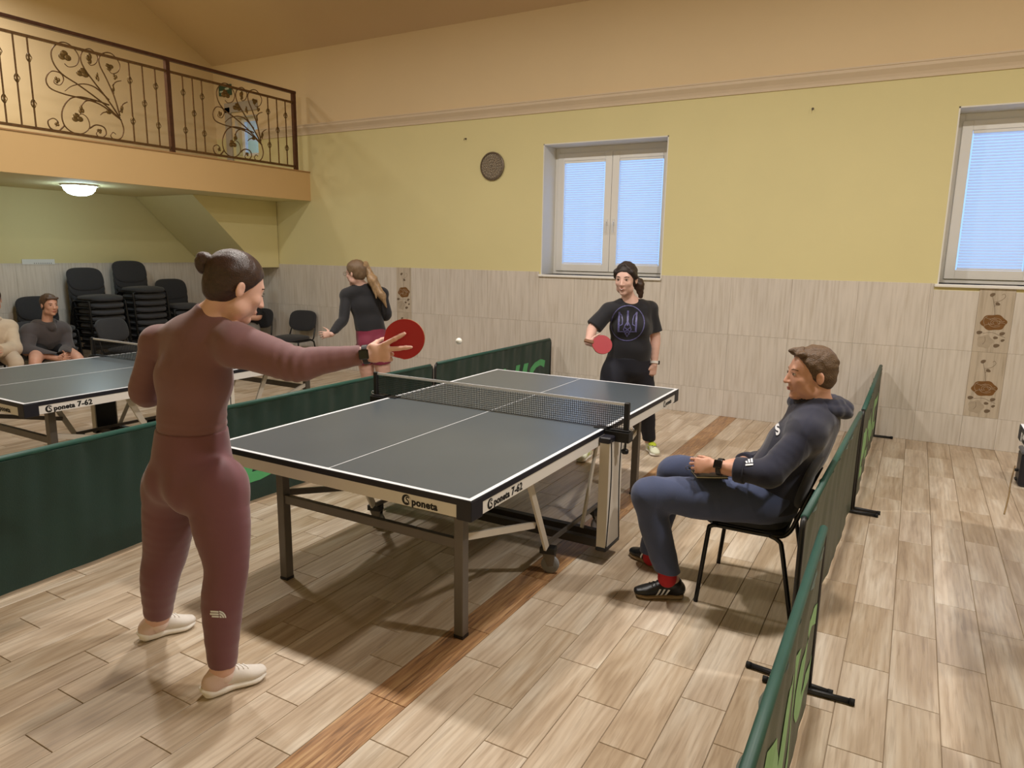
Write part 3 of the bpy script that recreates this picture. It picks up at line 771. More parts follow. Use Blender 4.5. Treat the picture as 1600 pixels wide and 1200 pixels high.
def table_root(label, loc):
    t = thing('table_tennis_table', label, 'table', loc, 0, 'table tennis tables')
    for s in (-1, 1):
        y0, y1 = (-1.37, -0.004) if s < 0 else (0.004, 1.37)
        h = MB().box(-0.7625, 0.7625, y0, y1, 0.736, 0.76).build('table_top', M_TOP, t, bevel=0.0015)
        ye = -1.37 if s < 0 else 1.35
        m = MB()
        m.box(-0.7625, -0.7425, y0, y1, 0.7600, 0.7606); m.box(0.7425, 0.7625, y0, y1, 0.7600, 0.7606)
        m.box(-0.7425, 0.7425, ye, ye + 0.02, 0.7600, 0.7606)
        m.build('border_line', M_LINE, h)
        MB().box(-0.002, 0.002, min(y0, y1) + (0.02 if s < 0 else 0), max(y0, y1) - (0.02 if s > 0 else 0), 0.7600, 0.7606).build('centre_line', M_LINE, h)
        yy = (-1.3725, -1.36) if s < 0 else (1.36, 1.3725)
        m = MB(); m.box(-0.765, 0.765, yy[0], yy[1], 0.733, 0.757)
        for sx in (-1, 1): m.box(*(sorted((sx * 0.7525, sx * 0.765))), y0, y1, 0.733, 0.757)
        m.build('edge_band', M_NAVY, t)
        MB().box(-0.695, 0.695, *sorted((s * 1.352, s * 1.3715)), 0.680, 0.733).build('end_apron', M_APRON, t)
        for sx in (-1, 1):
            MB().box(*sorted((sx * 0.744, sx * 0.7635)), *sorted((s * 0.03, s * 1.285)), 0.680, 0.733).build('side_apron', M_APRON, t)
            MB().cbox(*sorted((sx * 0.694, sx * 0.766)), *sorted((s * 1.284, s * 1.3735)), 0.671, 0.7575, 0.004).build('corner_block', M_NAVY, t)
            lg = MB().box(sx * 0.552 - 0.024, sx * 0.552 + 0.024, s * 1.122 - 0.024, s * 1.122 + 0.024, 0.014, 0.735).build('leg', M_STEEL, t, bevel=0.004)
            MB().box(sx * 0.552 - 0.0245, sx * 0.552 + 0.0245, s * 1.122 - 0.0245, s * 1.122 + 0.0245, 0.0, 0.016).build('foot_cap', M_BLACK, lg)
            MB().bar((sx * 0.552, s * 1.10, 0.47), (sx * 0.575, s * 0.475, 0.315), 0.018, 0.032).build('brace', M_STEEL if sx < 0 else M_WHITEM, t)
            MB().bar((sx * 0.60, s * 0.66, 0.735), (sx * 0.60, s * 0.375, 0.155), 0.014, 0.04, (0, 1, 0)).build('wheel_arm', M_WHITEM, t)
            c = thing('caster', None, None); c.parent = t; c.location = (sx * 0.605, s * 0.335, 0); c.rotation_euler = (0, 0, -1.0 + 0.35 * s)
            MB().box(-0.03, 0.03, -0.055, 0.03, 0.115, 0.15).build('caster_head', M_BLACK, c, bevel=0.004)
            m = MB(); m.prism([(-0.045, 0.12), (0.03, 0.12), (0.022, 0.05), (-0.01, 0.042)], (-0.021, 0, 0), (0, 1, 0), (0, 0, 1), 0, 0.004); m.prism([(-0.045, 0.12), (0.03, 0.12), (0.022, 0.05), (-0.01, 0.042)], (0.017, 0, 0), (0, 1, 0), (0, 0, 1), 0, 0.004)
            m.build('fork', M_STEEL, c)
            MB().lathe([(0.012, -0.016), (0.040, -0.013), (0.0495, -0.009), (0.0495, 0.009), (0.040, 0.013), (0.012, 0.016)], (0, 0, 0.0497), (1, 0, 0), 24).build('wheel', M_WHEEL, c)
        MB().bar((-0.53, s * 1.122, 0.445), (0.53, s * 1.122, 0.445), 0.028, 0.045).build('cross_bar', M_STEEL, t, bevel=0.003)
        MB().bar((-0.80, s * 0.06, 0.11), (0.80, s * 0.06, 0.11), 0.04, 0.045).build('base_bar', M_DARKM, t)
    for sx in (-1, 1):
        # hourglass column beside the net: white shell, black outline, dark caps
        m = MB()
        prof = [(0.098, 0.10), (0.074, 0.30), (0.062, 0.48), (0.066, 0.60), (0.080, 0.705)]
        x0, x1 = sorted((sx * 0.772, sx * 0.828))
        for (w0, z0), (w1, z1) in zip(prof, prof[1:]):
            m.hexa([(x0, -0.10, z0), (x1, -0.10, z0), (x1, 0.10, z0), (x0, 0.10, z0), (x0, -0.10, z1), (x1, -0.10, z1), (x1, 0.10, z1), (x0, 0.10, z1)])
        c = m.build('column', M_WHITEM, t)
        xo = sx * 0.8285
        for sy in (-1, 1):
            pts = spline([np.array((xo, sy * w, z)) for w, z in prof], 5)
            MB().tube(pts, 0.0045, 5).build('black_piping', M_BLACK, c)
        MB().box(*sorted((sx * 0.770, sx * 0.7725)), -0.09, 0.09, 0.11, 0.70).build('inner_cover', M_BLACK, c)
        MB().cbox(x0 - 0.006, x1 + 0.004, -0.106, 0.106, 0.70, 0.735, 0.006).build('top_cap', M_NAVY, c)
        MB().cbox(x0 - 0.004, x1 + 0.004, -0.104, 0.104, 0.078, 0.104, 0.005).build('bottom_cap', M_BLACK, c)
        MB().bar((sx * 0.585, -0.37, 0.165), (sx * 0.585, 0.37, 0.165), 0.012, 0.025).build('link_bar', M_STEEL, t)
        MB().bar((sx * 0.60, 0.33, 0.735), (sx * 0.63, 0.02, 0.14), 0.012, 0.03, (0, 1, 0)).build('brace', M_WHITEM, t)
    # printed lettering
    for o_, u_, md in (((0.425, -1.3722, 0.690), (1, 0, 0), False), ((-0.425, 1.3722, 0.690), (-1, 0, 0), False), ((0.7642, -1.25, 0.690), (0, 1, 0), True), ((0.7642, 1.03, 0.690), (0, 1, 0), False), ((-0.7642, 1.25, 0.690), (0, -1, 0), True)):
        mb, mw = MB(), MB(); logo(mb, mw, o_, u_, (0, 0, 1), 0.037, md)
        le = mb.build('lettering', M_PRINT, t); mw.build('badge_disc', M_APRON, le)
    return t
def net_root(label, loc):
    n = thing('table_tennis_net', label, 'net', loc, 0, 'table tennis nets')
    H0, H1, XW = 0.765, 0.9125, 0.872
    for sx in (-1, 1):
        x0, x1 = sorted((sx * 0.868, sx * 0.895))
        p = MB().cbox(x0, x1, -0.014, 0.014, 0.745, 0.918, 0.003).build('post', M_BLACK, n)
        m = MB(); m.box(*sorted((sx * 0.70, sx * 0.905)), -0.03, 0.03, 0.7612, 0.7665); m.box(*sorted((sx * 0.768, sx * 0.91)), -0.034, 0.034, 0.700, 0.757); m.box(*sorted((sx * 0.768, sx * 0.80)), -0.03, 0.03, 0.757, 0.7665)
        m.build('clamp', M_BLACK, n, bevel=0.003)
        m = MB(); m.tube([(sx * 0.88, 0, 0.70), (sx * 0.88, 0, 0.655)], 0.006, 8); m.lathe([(0.016, 0), (0.02, 0.006), (0.02, 0.02), (0.014, 0.026)], (sx * 0.88, 0, 0.632), (0, 0, 1), 12)
        m.build('clamp_screw', M_BLACK, n)
        m = MB(); m.tube([(sx * (0.897 + 0.014 + 0.014 * math.cos(t)), 0.0, 0.775 + 0.009 * math.sin(t)) for t in [2 * math.pi * i / 12 for i in range(12)]], 0.0016, 5, closed=True)
        m.build('cord_loop', M_LINE, n)
    MB().box(-XW, XW, -0.0025, 0.0025, 0.899, 0.914).build('tape', M_LINE, n)
    MB().box(-XW, XW, -0.002, 0.002, 0.764, 0.768).build('bottom_cord', M_BLACK, n)
    m = MB(); r = 0.0011
    for k in range(146):
        x = -XW + 2 * XW * (k + 0.5) / 146; m.box(x - r, x + r, -r, r, H0, 0.90)
    for k in range(11):
        z = H0 + (0.90 - H0) * k / 11; m.box(-XW, XW, -r, r, z - r, z + r)
    tag(m.build('mesh', mat('net_cord', (18, 19, 24), 0.7, var=0.05), n), kind='stuff')
    return n
T1 = table_root('dark slate table with white apron in the middle of the hall', (0, 0, 0))
N1 = net_root('black mesh net across the middle table', (0, 0, 0))
T2 = dup(T1, (-3.218, -0.03, 0), 0, 'dark slate table at the left behind the long green barrier')
dup(N1, (-3.218, -0.03, 0), 0, 'black mesh net across the table at the left')
T3 = dup(T1, (2.795 + 0.7625, 0.08, 0), 0, 'dark slate table cut off by the right edge of the picture')
for ch in list(T3.children):      # of this table only the top and the legs can be seen: no undercarriage
    if ch.name.split('.')[0] not in ('table_top', 'edge_band', 'end_apron', 'side_apron', 'corner_block', 'leg', 'cross_bar', 'lettering'):
        for g_ in list(ch.children): bpy.data.objects.remove(g_, do_unlink=True)
        bpy.data.objects.remove(ch, do_unlink=True)

# =================================================================== BARRIERS
M_CLOTH = mat('dark_green_cloth', (19, 50, 43), 0.6, var=0.12, scale=6, bump=0.15, bscale=160, sheen=0.1)
M_CLOTHG = mat('sheen_greyed_cloth', (78, 86, 74), 0.5, var=0.12, scale=6, bump=0.15, bscale=160)  # same green cloth, greyed: reflected light and see-through look put into the colour
M_SLEEVE = mat('green_sleeve', (34, 78, 68), 0.5, var=0.08, scale=10)
M_LETTER = mat('light_green_print', (86, 172, 112), 0.6, var=0.06)
M_LETTERP = mat('pale_green_print', (142, 190, 134), 0.6, var=0.06)
def barrier(p0, p1, label, cloth, letters=True, side=1, H=0.70, lmat=None, seed=0, flip=False):
    """p0 -> p1 along the floor; side = +1 when the printed face looks to the right of the direction p0->p1"""
    p0, p1 = np.array(p0 + (0,), float), np.array(p1 + (0,), float)
    L = np.linalg.norm(p1 - p0); rz = math.atan2(p1[1] - p0[1], p1[0] - p0[0])
    r = thing('barrier', label, 'barrier', p0, rz, 'green court barriers')
    rnd = random.Random(seed); ph = [rnd.uniform(0, 6.28) for _ in range(8)]
    def wob(x, z):
        e = min(1, min(x, L - x) / 0.15); d = 0.35 + 0.65 * (1 - z / H)
        return 0.006 * e * (math.sin(23 * x + ph[0] + 3 * z) * (1.3 - d) + 0.7 * math.sin(51 * x + ph[1] - 4 * z) * (1.1 - d) + 0.8 * math.sin(4.1 * x + ph[2]) + 0.5 * math.sin(9.7 * x + ph[3] + 5 * z))
    nx, nz = int(L / 0.02), 14
    V = []; F_ = []
    z0, z1 = 0.025, H - 0.012
    for s in (1, -1):
        for i in range(nx + 1):
            for j in range(nz + 1):
                x = 0.012 + (L - 0.024) * i / nx; z = z0 + (z1 - z0) * j / nz
                V.append((x, wob(x, z) + s * (0.0012 + 0.010 * (j / nz) ** 6), z))
    n1 = (nx + 1) * (nz + 1)
    for i in range(nx):
        for j in range(nz):
            a = i * (nz + 1) + j; b = a + nz + 1
            F_.append((a, a + 1, b + 1, b)); F_.append((n1 + a, n1 + b, n1 + b + 1, n1 + a + 1))
    m = MB(); m._add(V, F_)
    for i in range(nx):
        for j in (0, nz):
            a = i * (nz + 1) + j; b = a + nz + 1; m._add([V[a], V[b], V[n1 + b], V[n1 + a]], [(0, 1, 2, 3)])
    m.build('cloth', cloth, r, smooth=True)
    MB().tube([(0.03, 0, H), (L - 0.03, 0, H)], 0.0155, 10).build('top_sleeve', M_SLEEVE, r, smooth=True)
    pts = [(0.0, 0, 0.02), (0.0, 0, H - 0.04), (0.012, 0, H - 0.012), (0.04, 0, H)]
    MB().tube(pts, 0.0115, 8).build('end_post', M_BLACK, r, smooth=True)
    MB().tube([(L - a, b, c) for a, b, c in pts], 0.0115, 8).build('end_post', M_BLACK, r, smooth=True)
    for x, sk in ((0.0, 1), (L, -1)):
        m = MB(); m.tube([(x - 0.004, -0.15, 0.013), (x + sk * 0.02, 0.15, 0.013)], 0.0115, 8); m.build('foot', M_BLACK, r, smooth=True)
        for e in (-1, 1):
            q = (x - 0.004, -0.15, 0.013) if e < 0 else (x + sk * 0.02, 0.15, 0.013)
            MB().tube([q, (q[0], q[1] + e * 0.02, q[2])], 0.0135, 8).build('foot_cap', mat('black_rubber', (14, 14, 15), 0.8), r, smooth=True)
    if letters:
        V2, F2 = text_geo('DONIC', 0.50, 0.018, 0.22, 1.08)
        V2 = V2.copy(); V2[:, 0] -= V2[:, 0].min(); w = V2[:, 0].max(); V2[:, 0] *= (L * 0.86) / w; V2[:, 1] -= V2[:, 1].min(); V2[:, 1] *= 0.34 / V2[:, 1].max()
        bm = bmesh.new()
        vs = [bm.verts.new((a, b, 0)) for a, b in V2]
        for f in F2:
            try: bm.faces.new([vs[k] for k in f])
            except ValueError: pass
        for k in range(1, int(L / 0.05)):
            bmesh.ops.bisect_plane(bm, geom=bm.verts[:] + bm.edges[:] + bm.faces[:], plane_co=(k * 0.05, 0, 0), plane_no=(1, 0, 0))
        bm.verts.ensure_lookup_table()
        mb = MB(); VV = []
        for v in bm.verts:
            x = L * 0.08 + v.co.x; z = 0.15 + v.co.y
            xx = x if side < 0 else L - x
            if flip: xx = L - xx
            j = (z - z0) / (z1 - z0)
            VV.append((xx, wob(xx, z) - side * -1 * (0.0032 + 0.010 * j ** 6) if side > 0 else wob(xx, z) - (0.0032 + 0.010 * j ** 6), z))
        bm.faces.ensure_lookup_table(); bm.verts.index_update()
        FF = [tuple(v.index for v in f.verts) for f in bm.faces]; bm.free()
        mb._add(VV, FF); mb.build('lettering', lmat or M_LETTER, r, smooth=False)
    return r
# left row, beside the middle table (printed face looks at the table: to the right of the direction +y -> side -1)
barrier((-1.50, -3.10), (-1.60, -0.78), 'plain dark green barrier at the lower left corner behind the player in maroon', M_CLOTH, False, -1, seed=1)
barrier((-1.60, -0.75), (-1.54, 1.53), 'dark green barrier alongside the middle table with net post in front', M_CLOTH, True, -1, seed=2)
barrier((-1.56, 1.60), (-1.55, 3.93), 'dark green barrier with light green letters beside the tiled wall', M_CLOTH, True, -1, seed=3)
# right row
barrier((1.955, 1.62), (1.965, 3.96), 'green barrier at the far right standing against the tiled wall', M_CLOTHG, True, -1, lmat=M_LETTERP, seed=4)
barrier((1.885, -0.72), (1.945, 1.56), 'green barrier directly behind the seated man and his chair', M_CLOTHG, False, -1, seed=5)
barrier((1.985, -3.06), (1.965, -0.745), 'nearest green barrier with pale green letters at the bottom edge', M_CLOTHG, True, -1, lmat=M_LETTERP, seed=6)

# =================================================================== CHAIRS
M_FAB = mat('charcoal_fabric', (46, 46, 50), 0.9, var=0.12, scale=60, bump=0.2, bscale=400, sheen=0.15)
M_SHELL = mat('black_shell', (20, 20, 22), 0.5, var=0.08)
M_CHROME = mat('black_tube', (17, 17, 19), 0.35, 0.2, var=0.05)
def pad(w, d, t, corner, dome, bend=0.0, n=10):
    """rounded cushion centred at the origin: w along y, d along x, thickness t along z"""
    ring = []
    K = 28
    for k in range(K):
        a = 2 * math.pi * k / K; c, s = math.cos(a), math.sin(a); e = 2.0 / corner
        ring.append((0.5 * d * math.copysign(abs(c) ** e, c), 0.5 * w * math.copysign(abs(s) ** e, s)))
    V, F_ = [], []
    prof = [(0.90, -0.5), (0.985, -0.36), (1.0, 0.0), (0.985, 0.30), (0.93, 0.46), (0.72, 0.50 + dome * 0.5), (0.4, 0.50 + dome * 0.9)]
    for f, z in prof:
        for x, y in ring:
            V.append((x * f, y * f, z * t + bend * ((y * f) / (0.5 * w)) ** 2))
    for i in range(len(prof) - 1):
        for k in range(K):
            F_.append((i * K + k, i * K + (k + 1) % K, (i + 1) * K + (k + 1) % K, (i + 1) * K + k))
    top = len(V); V.append((0, 0, (0.5 + dome) * t)); F_ += [((len(prof) - 1) * K + k, (len(prof) - 1) * K + (k + 1) % K, top) for k in range(K)]
    F_.append(tuple(range(K - 1, -1, -1)))
    return np.array(V), F_
def make_chair(label, loc, rz, group=None):
    """faces +x; origin on the floor below the seat centre"""
    c = thing('stacking_chair', label, 'chair', loc, rz, group)
    V, F_ = pad(0.47, 0.42, 0.05, 3.4, 0.35); V[:, 2] += 0.448; V[:, 0] += 0.02
    V[:, 2] -= 0.018 * np.clip((V[:, 0] - 0.12) / 0.1, 0, 1) ** 2
    m = MB(); m._add(V, F_); m.build('seat', M_FAB, c, smooth=True)
    MB().cbox(-0.19, 0.18, -0.21, 0.21, 0.405, 0.424, 0.008).build('seat_shell', M_SHELL, c)
    V, F_ = pad(0.48, 0.31, 0.036, 3.2, 0.25, bend=0.028)
    a = math.radians(-16); R = np.array([[math.sin(a), 0, math.cos(a)], [0, 1, 0], [math.cos(a), 0, -math.sin(a)]])
    Rm = np.stack([np.array([math.sin(a), 0, math.cos(a)]), np.array([0, 1, 0]), np.array([math.cos(a), 0, -math.sin(a)])], 1)
    W = V @ Rm.T; W += np.array([-0.272, 0, 0.675])
    F_ = [tuple(reversed(f)) for f in F_]
    m = MB(); m._add(W, F_); b = m.build('backrest', M_FAB, c, smooth=True)
    for s in (-1, 1):
        MB().tube(spline([(0.20, s * 0.255, 0.0), (0.165, s * 0.245, 0.36), (0.155, s * 0.242, 0.405), (0.12, s * 0.238, 0.415)], 3), 0.011, 8).build('leg', M_CHROME, c, smooth=True)
        MB().tube(spline([(-0.25, s * 0.262, 0.0), (-0.185, s * 0.25, 0.34), (-0.165, s * 0.245, 0.395), (-0.12, s * 0.238, 0.412)], 3), 0.011, 8).build('leg', M_CHROME, c, smooth=True)
        MB().tube(spline([(0.15, s * 0.238, 0.413), (-0.12, s * 0.238, 0.413), (-0.195, s * 0.225, 0.43), (-0.235, s * 0.215, 0.52), (-0.285, s * 0.20, 0.66)], 4), 0.0105, 8).build('back_upright', M_CHROME, c, smooth=True)
    MB().tube([(0.15, -0.238, 0.41), (0.15, 0.238, 0.41)], 0.009, 8).build('seat_rail', M_CHROME, c, smooth=True)
    return c
CH = make_chair('black chair the man in the navy hoodie sits on', (1.570, 0.02, 0), math.pi + 0.02)
def chair(label, x, y, rz, z=0.0, group=None):
    return dup(CH, (x, y, z), rz, label, group)
ORD = ['lowest', 'second', 'third', 'fourth', 'fifth', 'sixth', 'seventh', 'eighth', 'ninth']
def stack(x, y, n, rz, where, group, dz=0.087):
    for k in range(n):
        nm = 'top' if k == n - 1 else ORD[k] + (' from the floor' if k else '')
        chair(f'black chair, {nm}, in the stack {where}', x - 0.004 * k, y, rz, k * dz, group)
stack(-6.98, 1.74, 8, 0.06, 'left of the tallest one', 'chairs of the left high stack')
stack(-6.98, 2.34, 9, 0.02, 'that is the tallest', 'chairs of the tallest stack')
stack(-6.98, 2.93, 6, -0.03, 'right of the tallest one', 'chairs of the right stack')
stack(-7.05, 1.13, 4, 0.0, 'behind the boy in the grey hoodie', 'chairs of the low stack')
chair('single black chair in front of the high stacks', -6.30, 1.66, 0.25)
chair('empty black chair against the tiled wall beyond the left table', -5.60, 3.66, -math.pi / 2 + 0.12)
chair('black chair carrying the person in grey trousers', -6.35, 3.55, -1.25)
chair('black chair carrying the boy in the grey hoodie', -6.62, 0.86, 0.05)
chair('black chair carrying the person in beige at the left edge', -6.62, 0.22, 0.0)

# =================================================================== SMALL THINGS
bp = at(717, 533, 4.35)
tag(MB().ball(bp, 0.02, 24, 16).build('table_tennis_ball', mat('white_celluloid', (236, 234, 226), 0.4, var=0.01), smooth=True), 'white ball flying above the left side of the net', 'ball')
q = on(2, 0.0, 1590, 757)
r = thing('equipment_case', 'black case on the floor at the right edge near the wall', 'case', (3.14, 2.96, 0))
MB().cbox(-0.13, 0.13, -0.10, 0.10, 0.0, 0.26, 0.015).build('body', M_NAVY, r)
MB().cbox(-0.134, 0.134, -0.104, 0.104, 0.255, 0.285, 0.008).build('lid', mat('grey_lid', (88, 90, 98), 0.4, var=0.05), r)
m = MB(); m.box(-0.15, -0.13, -0.02, 0.02, 0.10, 0.115); m.box(-0.142, -0.128, -0.03, 0.03, 0.03, 0.04); m.build('latch', M_BLACK, r)
pts = [on(2, 0.004, u, v) for u, v in ((1569, 803), (1576, 775), (1580, 750), (1586, 728))]
tag(MB().tube(spline(pts, 5), 0.0045, 6).build('cord', mat('tan_cord', (150, 124, 84), 0.7), smooth=True), 'thin tan cord lying on the floor by the black case', 'cord')

# =================================================================== PEOPLE: implicit surfaces turned into one skin per body / garment
def _pd(pr, X, Y, Z, infl):
    k = pr[0]
    if k in ('c', 'e'):
        a, b = pr[1], pr[2]; ab = b - a; l2 = float(ab @ ab) + 1e-12
        dx, dy, dz = X - a[0], Y - a[1], Z - a[2]
        t = np.clip((dx * ab[0] + dy * ab[1] + dz * ab[2]) / l2, 0, 1)
        qx, qy, qz = dx - t * ab[0], dy - t * ab[1], dz - t * ab[2]
        if k == 'c':
            return np.sqrt(qx * qx + qy * qy + qz * qz) - (pr[3] + (pr[4] - pr[3]) * t + infl)
        (ua, va), (ub, vb), s = pr[3], pr[4], pr[5]
        w = ab / math.sqrt(l2); u = s - w * (s @ w); u = u / np.linalg.norm(u); v = np.cross(w, u)
        ru, rv = ua + (ub - ua) * t + infl, va + (vb - va) * t + infl; rw = np.minimum(ru, rv)
        A = qx * u[0] + qy * u[1] + qz * u[2]; B = qx * v[0] + qy * v[1] + qz * v[2]; Cc = qx * w[0] + qy * w[1] + qz * w[2]
    else:
        c, (r1, r2, r3), ax = pr[1], pr[2], pr[3]
        dx, dy, dz = X - c[0], Y - c[1], Z - c[2]
        A = dx * ax[0][0] + dy * ax[0][1] + dz * ax[0][2]; B = dx * ax[1][0] + dy * ax[1][1] + dz * ax[1][2]; Cc = dx * ax[2][0] + dy * ax[2][1] + dz * ax[2][2]
        ru, rv, rw = r1 + infl, r2 + infl, r3 + infl
    k0 = np.sqrt((A / ru) ** 2 + (B / rv) ** 2 + (Cc / rw) ** 2)
    k1 = np.sqrt((A / ru ** 2) ** 2 + (B / rv ** 2) ** 2 + (Cc / rw ** 2) ** 2) + 1e-9
    return k0 * (k0 - 1) / k1
def _pb(pr, m):
    if pr[0] == 'c': r = max(pr[3], pr[4]); P = np.array([pr[1], pr[2]])
    elif pr[0] == 'e': r = max(*pr[3], *pr[4]); P = np.array([pr[1], pr[2]])
    else: r = max(pr[2]); P = np.array([pr[1], pr[1]])
    return P.min(0) - r - m, P.max(0) + r + m
def C(a, b, ra, rb, k=0.02): return ('c', np.asarray(a, float), np.asarray(b, float), ra, rb, k)
def E(a, b, A, B, side, k=0.03): return ('e', np.asarray(a, float), np.asarray(b, float), A, B, np.asarray(side, float), k)
def O(c, r, ax=None, k=0.02):
    return ('o', np.asarray(c, float), tuple(r), [np.asarray(a, float) for a in (ax or ((1, 0, 0), (0, 1, 0), (0, 0, 1)))], k)

def sdf_mesh(name, prims, h, infl=0.0, cuts=(), subs=(), fold=None, smooth=1):
    lo = np.min([_pb(p, infl + 3 * h)[0] for p in prims], 0); hi = np.max([_pb(p, infl + 3 * h)[1] for p in prims], 0)
    n = np.ceil((hi - lo) / h).astype(int) + 1
    ax = [(lo[i] + h * np.arange(n[i])).astype(np.float32) for i in range(3)]
    A = np.full(tuple(n), 0.5, np.float32)
    def sub(l, u):
        i0 = np.clip(np.floor((l - lo) / h).astype(int), 0, n - 1); i1 = np.clip(np.ceil((u - lo) / h).astype(int) + 1, 1, n)
        return tuple(slice(a, b) for a, b in zip(i0, i1))
    def grid(s):
        return ax[0][s[0]][:, None, None], ax[1][s[1]][None, :, None], ax[2][s[2]][None, None, :]
    for p in prims:
        k = p[-1]; s = sub(*_pb(p, infl + max(k, 2.5 * h)))
        d = _pd(p, *grid(s), infl).astype(np.float32); a = A[s]
        if k > 1e-4:
            t = np.clip(0.5 + 0.5 * (a - d) / k, 0, 1); A[s] = a * (1 - t) + d * t - k * t * (1 - t)
        else: A[s] = np.minimum(a, d)
    for p in subs:
        k = p[-1]; s = sub(*_pb(p, max(k, 2.5 * h)))
        d = -_pd(p, *grid(s), 0.0).astype(np.float32); a = A[s]
        t = np.clip(0.5 + 0.5 * (d - a) / k, 0, 1); A[s] = a * (1 - t) + d * t + k * t * (1 - t)
    for cu in cuts:
        pt, nr = np.asarray(cu[0], float), nrm(cu[1])
        if len(cu) > 2:
            s = sub(pt - cu[2], pt + cu[2])
        else: s = (slice(None),) * 3
        X, Y, Z = grid(s); d = (X - pt[0]) * nr[0] + (Y - pt[1]) * nr[1] + (Z - pt[2]) * nr[2]
        if len(cu) > 2:
            rr = np.sqrt((X - pt[0]) ** 2 + (Y - pt[1]) ** 2 + (Z - pt[2]) ** 2); d = np.where(rr < cu[2], d, -1)
        A[s] = np.maximum(A[s], d)
    S = A < 0
    cell = np.zeros(tuple(n - 1), np.uint8)
    for i in (0, 1):
        for j in (0, 1):
            for k in (0, 1): cell += S[i:n[0] - 1 + i, j:n[1] - 1 + j, k:n[2] - 1 + k]
    act = (cell > 0) & (cell < 8); idx = np.argwhere(act)
    ids = np.full(tuple(n - 1), -1, np.int32); ids[act] = np.arange(len(idx))
    val = {}
    for i in (0, 1):
        for j in (0, 1):
            for k in (0, 1): val[(i, j, k)] = A[idx[:, 0] + i, idx[:, 1] + j, idx[:, 2] + k]
    acc = np.zeros((len(idx), 3)); cnt = np.zeros(len(idx))
    for c0 in val:
        for d in range(3):
            if c0[d] == 0:
                c1 = list(c0); c1[d] = 1; c1 = tuple(c1); a, b = val[c0], val[c1]; cr = (a < 0) != (b < 0)
                t = np.where(cr, a / np.where(cr, a - b, 1), 0)
                pos = np.repeat(np.array(c0, float)[None], len(idx), 0); pos[:, d] += t
                acc += pos * cr[:, None]; cnt += cr
    V = lo + (idx + acc / cnt[:, None]) * h
    quads = []
    for d in range(3):
        e, f = (d + 1) % 3, (d + 2) % 3
        s0 = [slice(None)] * 3; s1 = [slice(None)] * 3; s0[d] = slice(0, -1); s1[d] = slice(1, None)
        a, b = S[tuple(s0)], S[tuple(s1)]; ed = np.argwhere(a != b)
        ok = (ed[:, e] > 0) & (ed[:, f] > 0) & (ed[:, e] < n[e] - 1) & (ed[:, f] < n[f] - 1); ed = ed[ok]
        sg = a[tuple(ed.T)]
        def cid(de, df):
            q = ed.copy(); q[:, e] += de; q[:, f] += df; return ids[tuple(q.T)]
        Q = np.stack([cid(-1, -1), cid(0, -1), cid(0, 0), cid(-1, 0)], 1); Q[~sg] = Q[~sg][:, ::-1]
        quads.append(Q)
    Q = np.concatenate(quads)
    for _ in range(smooth):      # light relaxation
        acc = np.zeros_like(V); cnt = np.zeros(len(V))
        for a, b in ((0, 1), (1, 2), (2, 3), (3, 0)):
            np.add.at(acc, Q[:, a], V[Q[:, b]]); np.add.at(cnt, Q[:, a], 1)
        V = 0.55 * V + 0.45 * acc / cnt[:, None]
    if fold is not None:
        fn = np.cross(V[Q[:, 2]] - V[Q[:, 0]], V[Q[:, 3]] - V[Q[:, 1]]); N = np.zeros_like(V)
        for a in range(4): np.add.at(N, Q[:, a], fn)
        N /= np.linalg.norm(N, axis=1)[:, None] + 1e-12
        V = V + N * fold(V)[:, None]
    me = bpy.data.meshes.new(name)
    me.vertices.add(len(V)); me.vertices.foreach_set('co', V.astype(np.float32).ravel())
    me.loops.add(len(Q) * 4); me.loops.foreach_set('vertex_index', Q.astype(np.int32).ravel())
    me.polygons.add(len(Q)); me.polygons.foreach_set('loop_start', np.arange(0, len(Q) * 4, 4, dtype=np.int32))
    me.polygons.foreach_set('use_smooth', np.ones(len(Q), bool))
    me.update(calc_edges=True); me.validate()
    return me
def put(me, name, m, root, parent=None):
    """a mesh made in world coordinates becomes a part of root (an Empty without rotation)"""
    me.transform(Matrix.Translation(-root.location)); me.update()
    return link(name, me, m, parent or root)
def folds(seed, amp, freq, axis=None, sq=3.0, sharp=False):
    rnd = np.random.RandomState(seed); D = [nrm(rnd.randn(3)) for _ in range(7)]; ph = rnd.rand(7) * 6.28
    if axis is not None: D = [nrm(d + sq * np.asarray(axis)) for d in D]
    def f(V):
        w = np.sin(V @ D[0] * freq * 0.37 + ph[0]) + np.sin(V @ D[1] * freq * 0.5 + ph[1])
        r = np.zeros(len(V))
        for d, p in zip(D[2:], ph[2:]):
            q = V @ d * freq + p + 1.3 * w; r += (1 - 2 * np.abs(np.sin(q * 0.5)) ** 0.8) if sharp else np.sin(q)
        return amp * (r / 3.0)
    return f
def sheet(me):
    V = np.empty(len(me.vertices) * 3, np.float32); me.vertices.foreach_get('co', V)
    return BVHTree.FromPolygons([Vector(v) for v in V.reshape(-1, 3)], [tuple(p.vertices) for p in me.polygons])
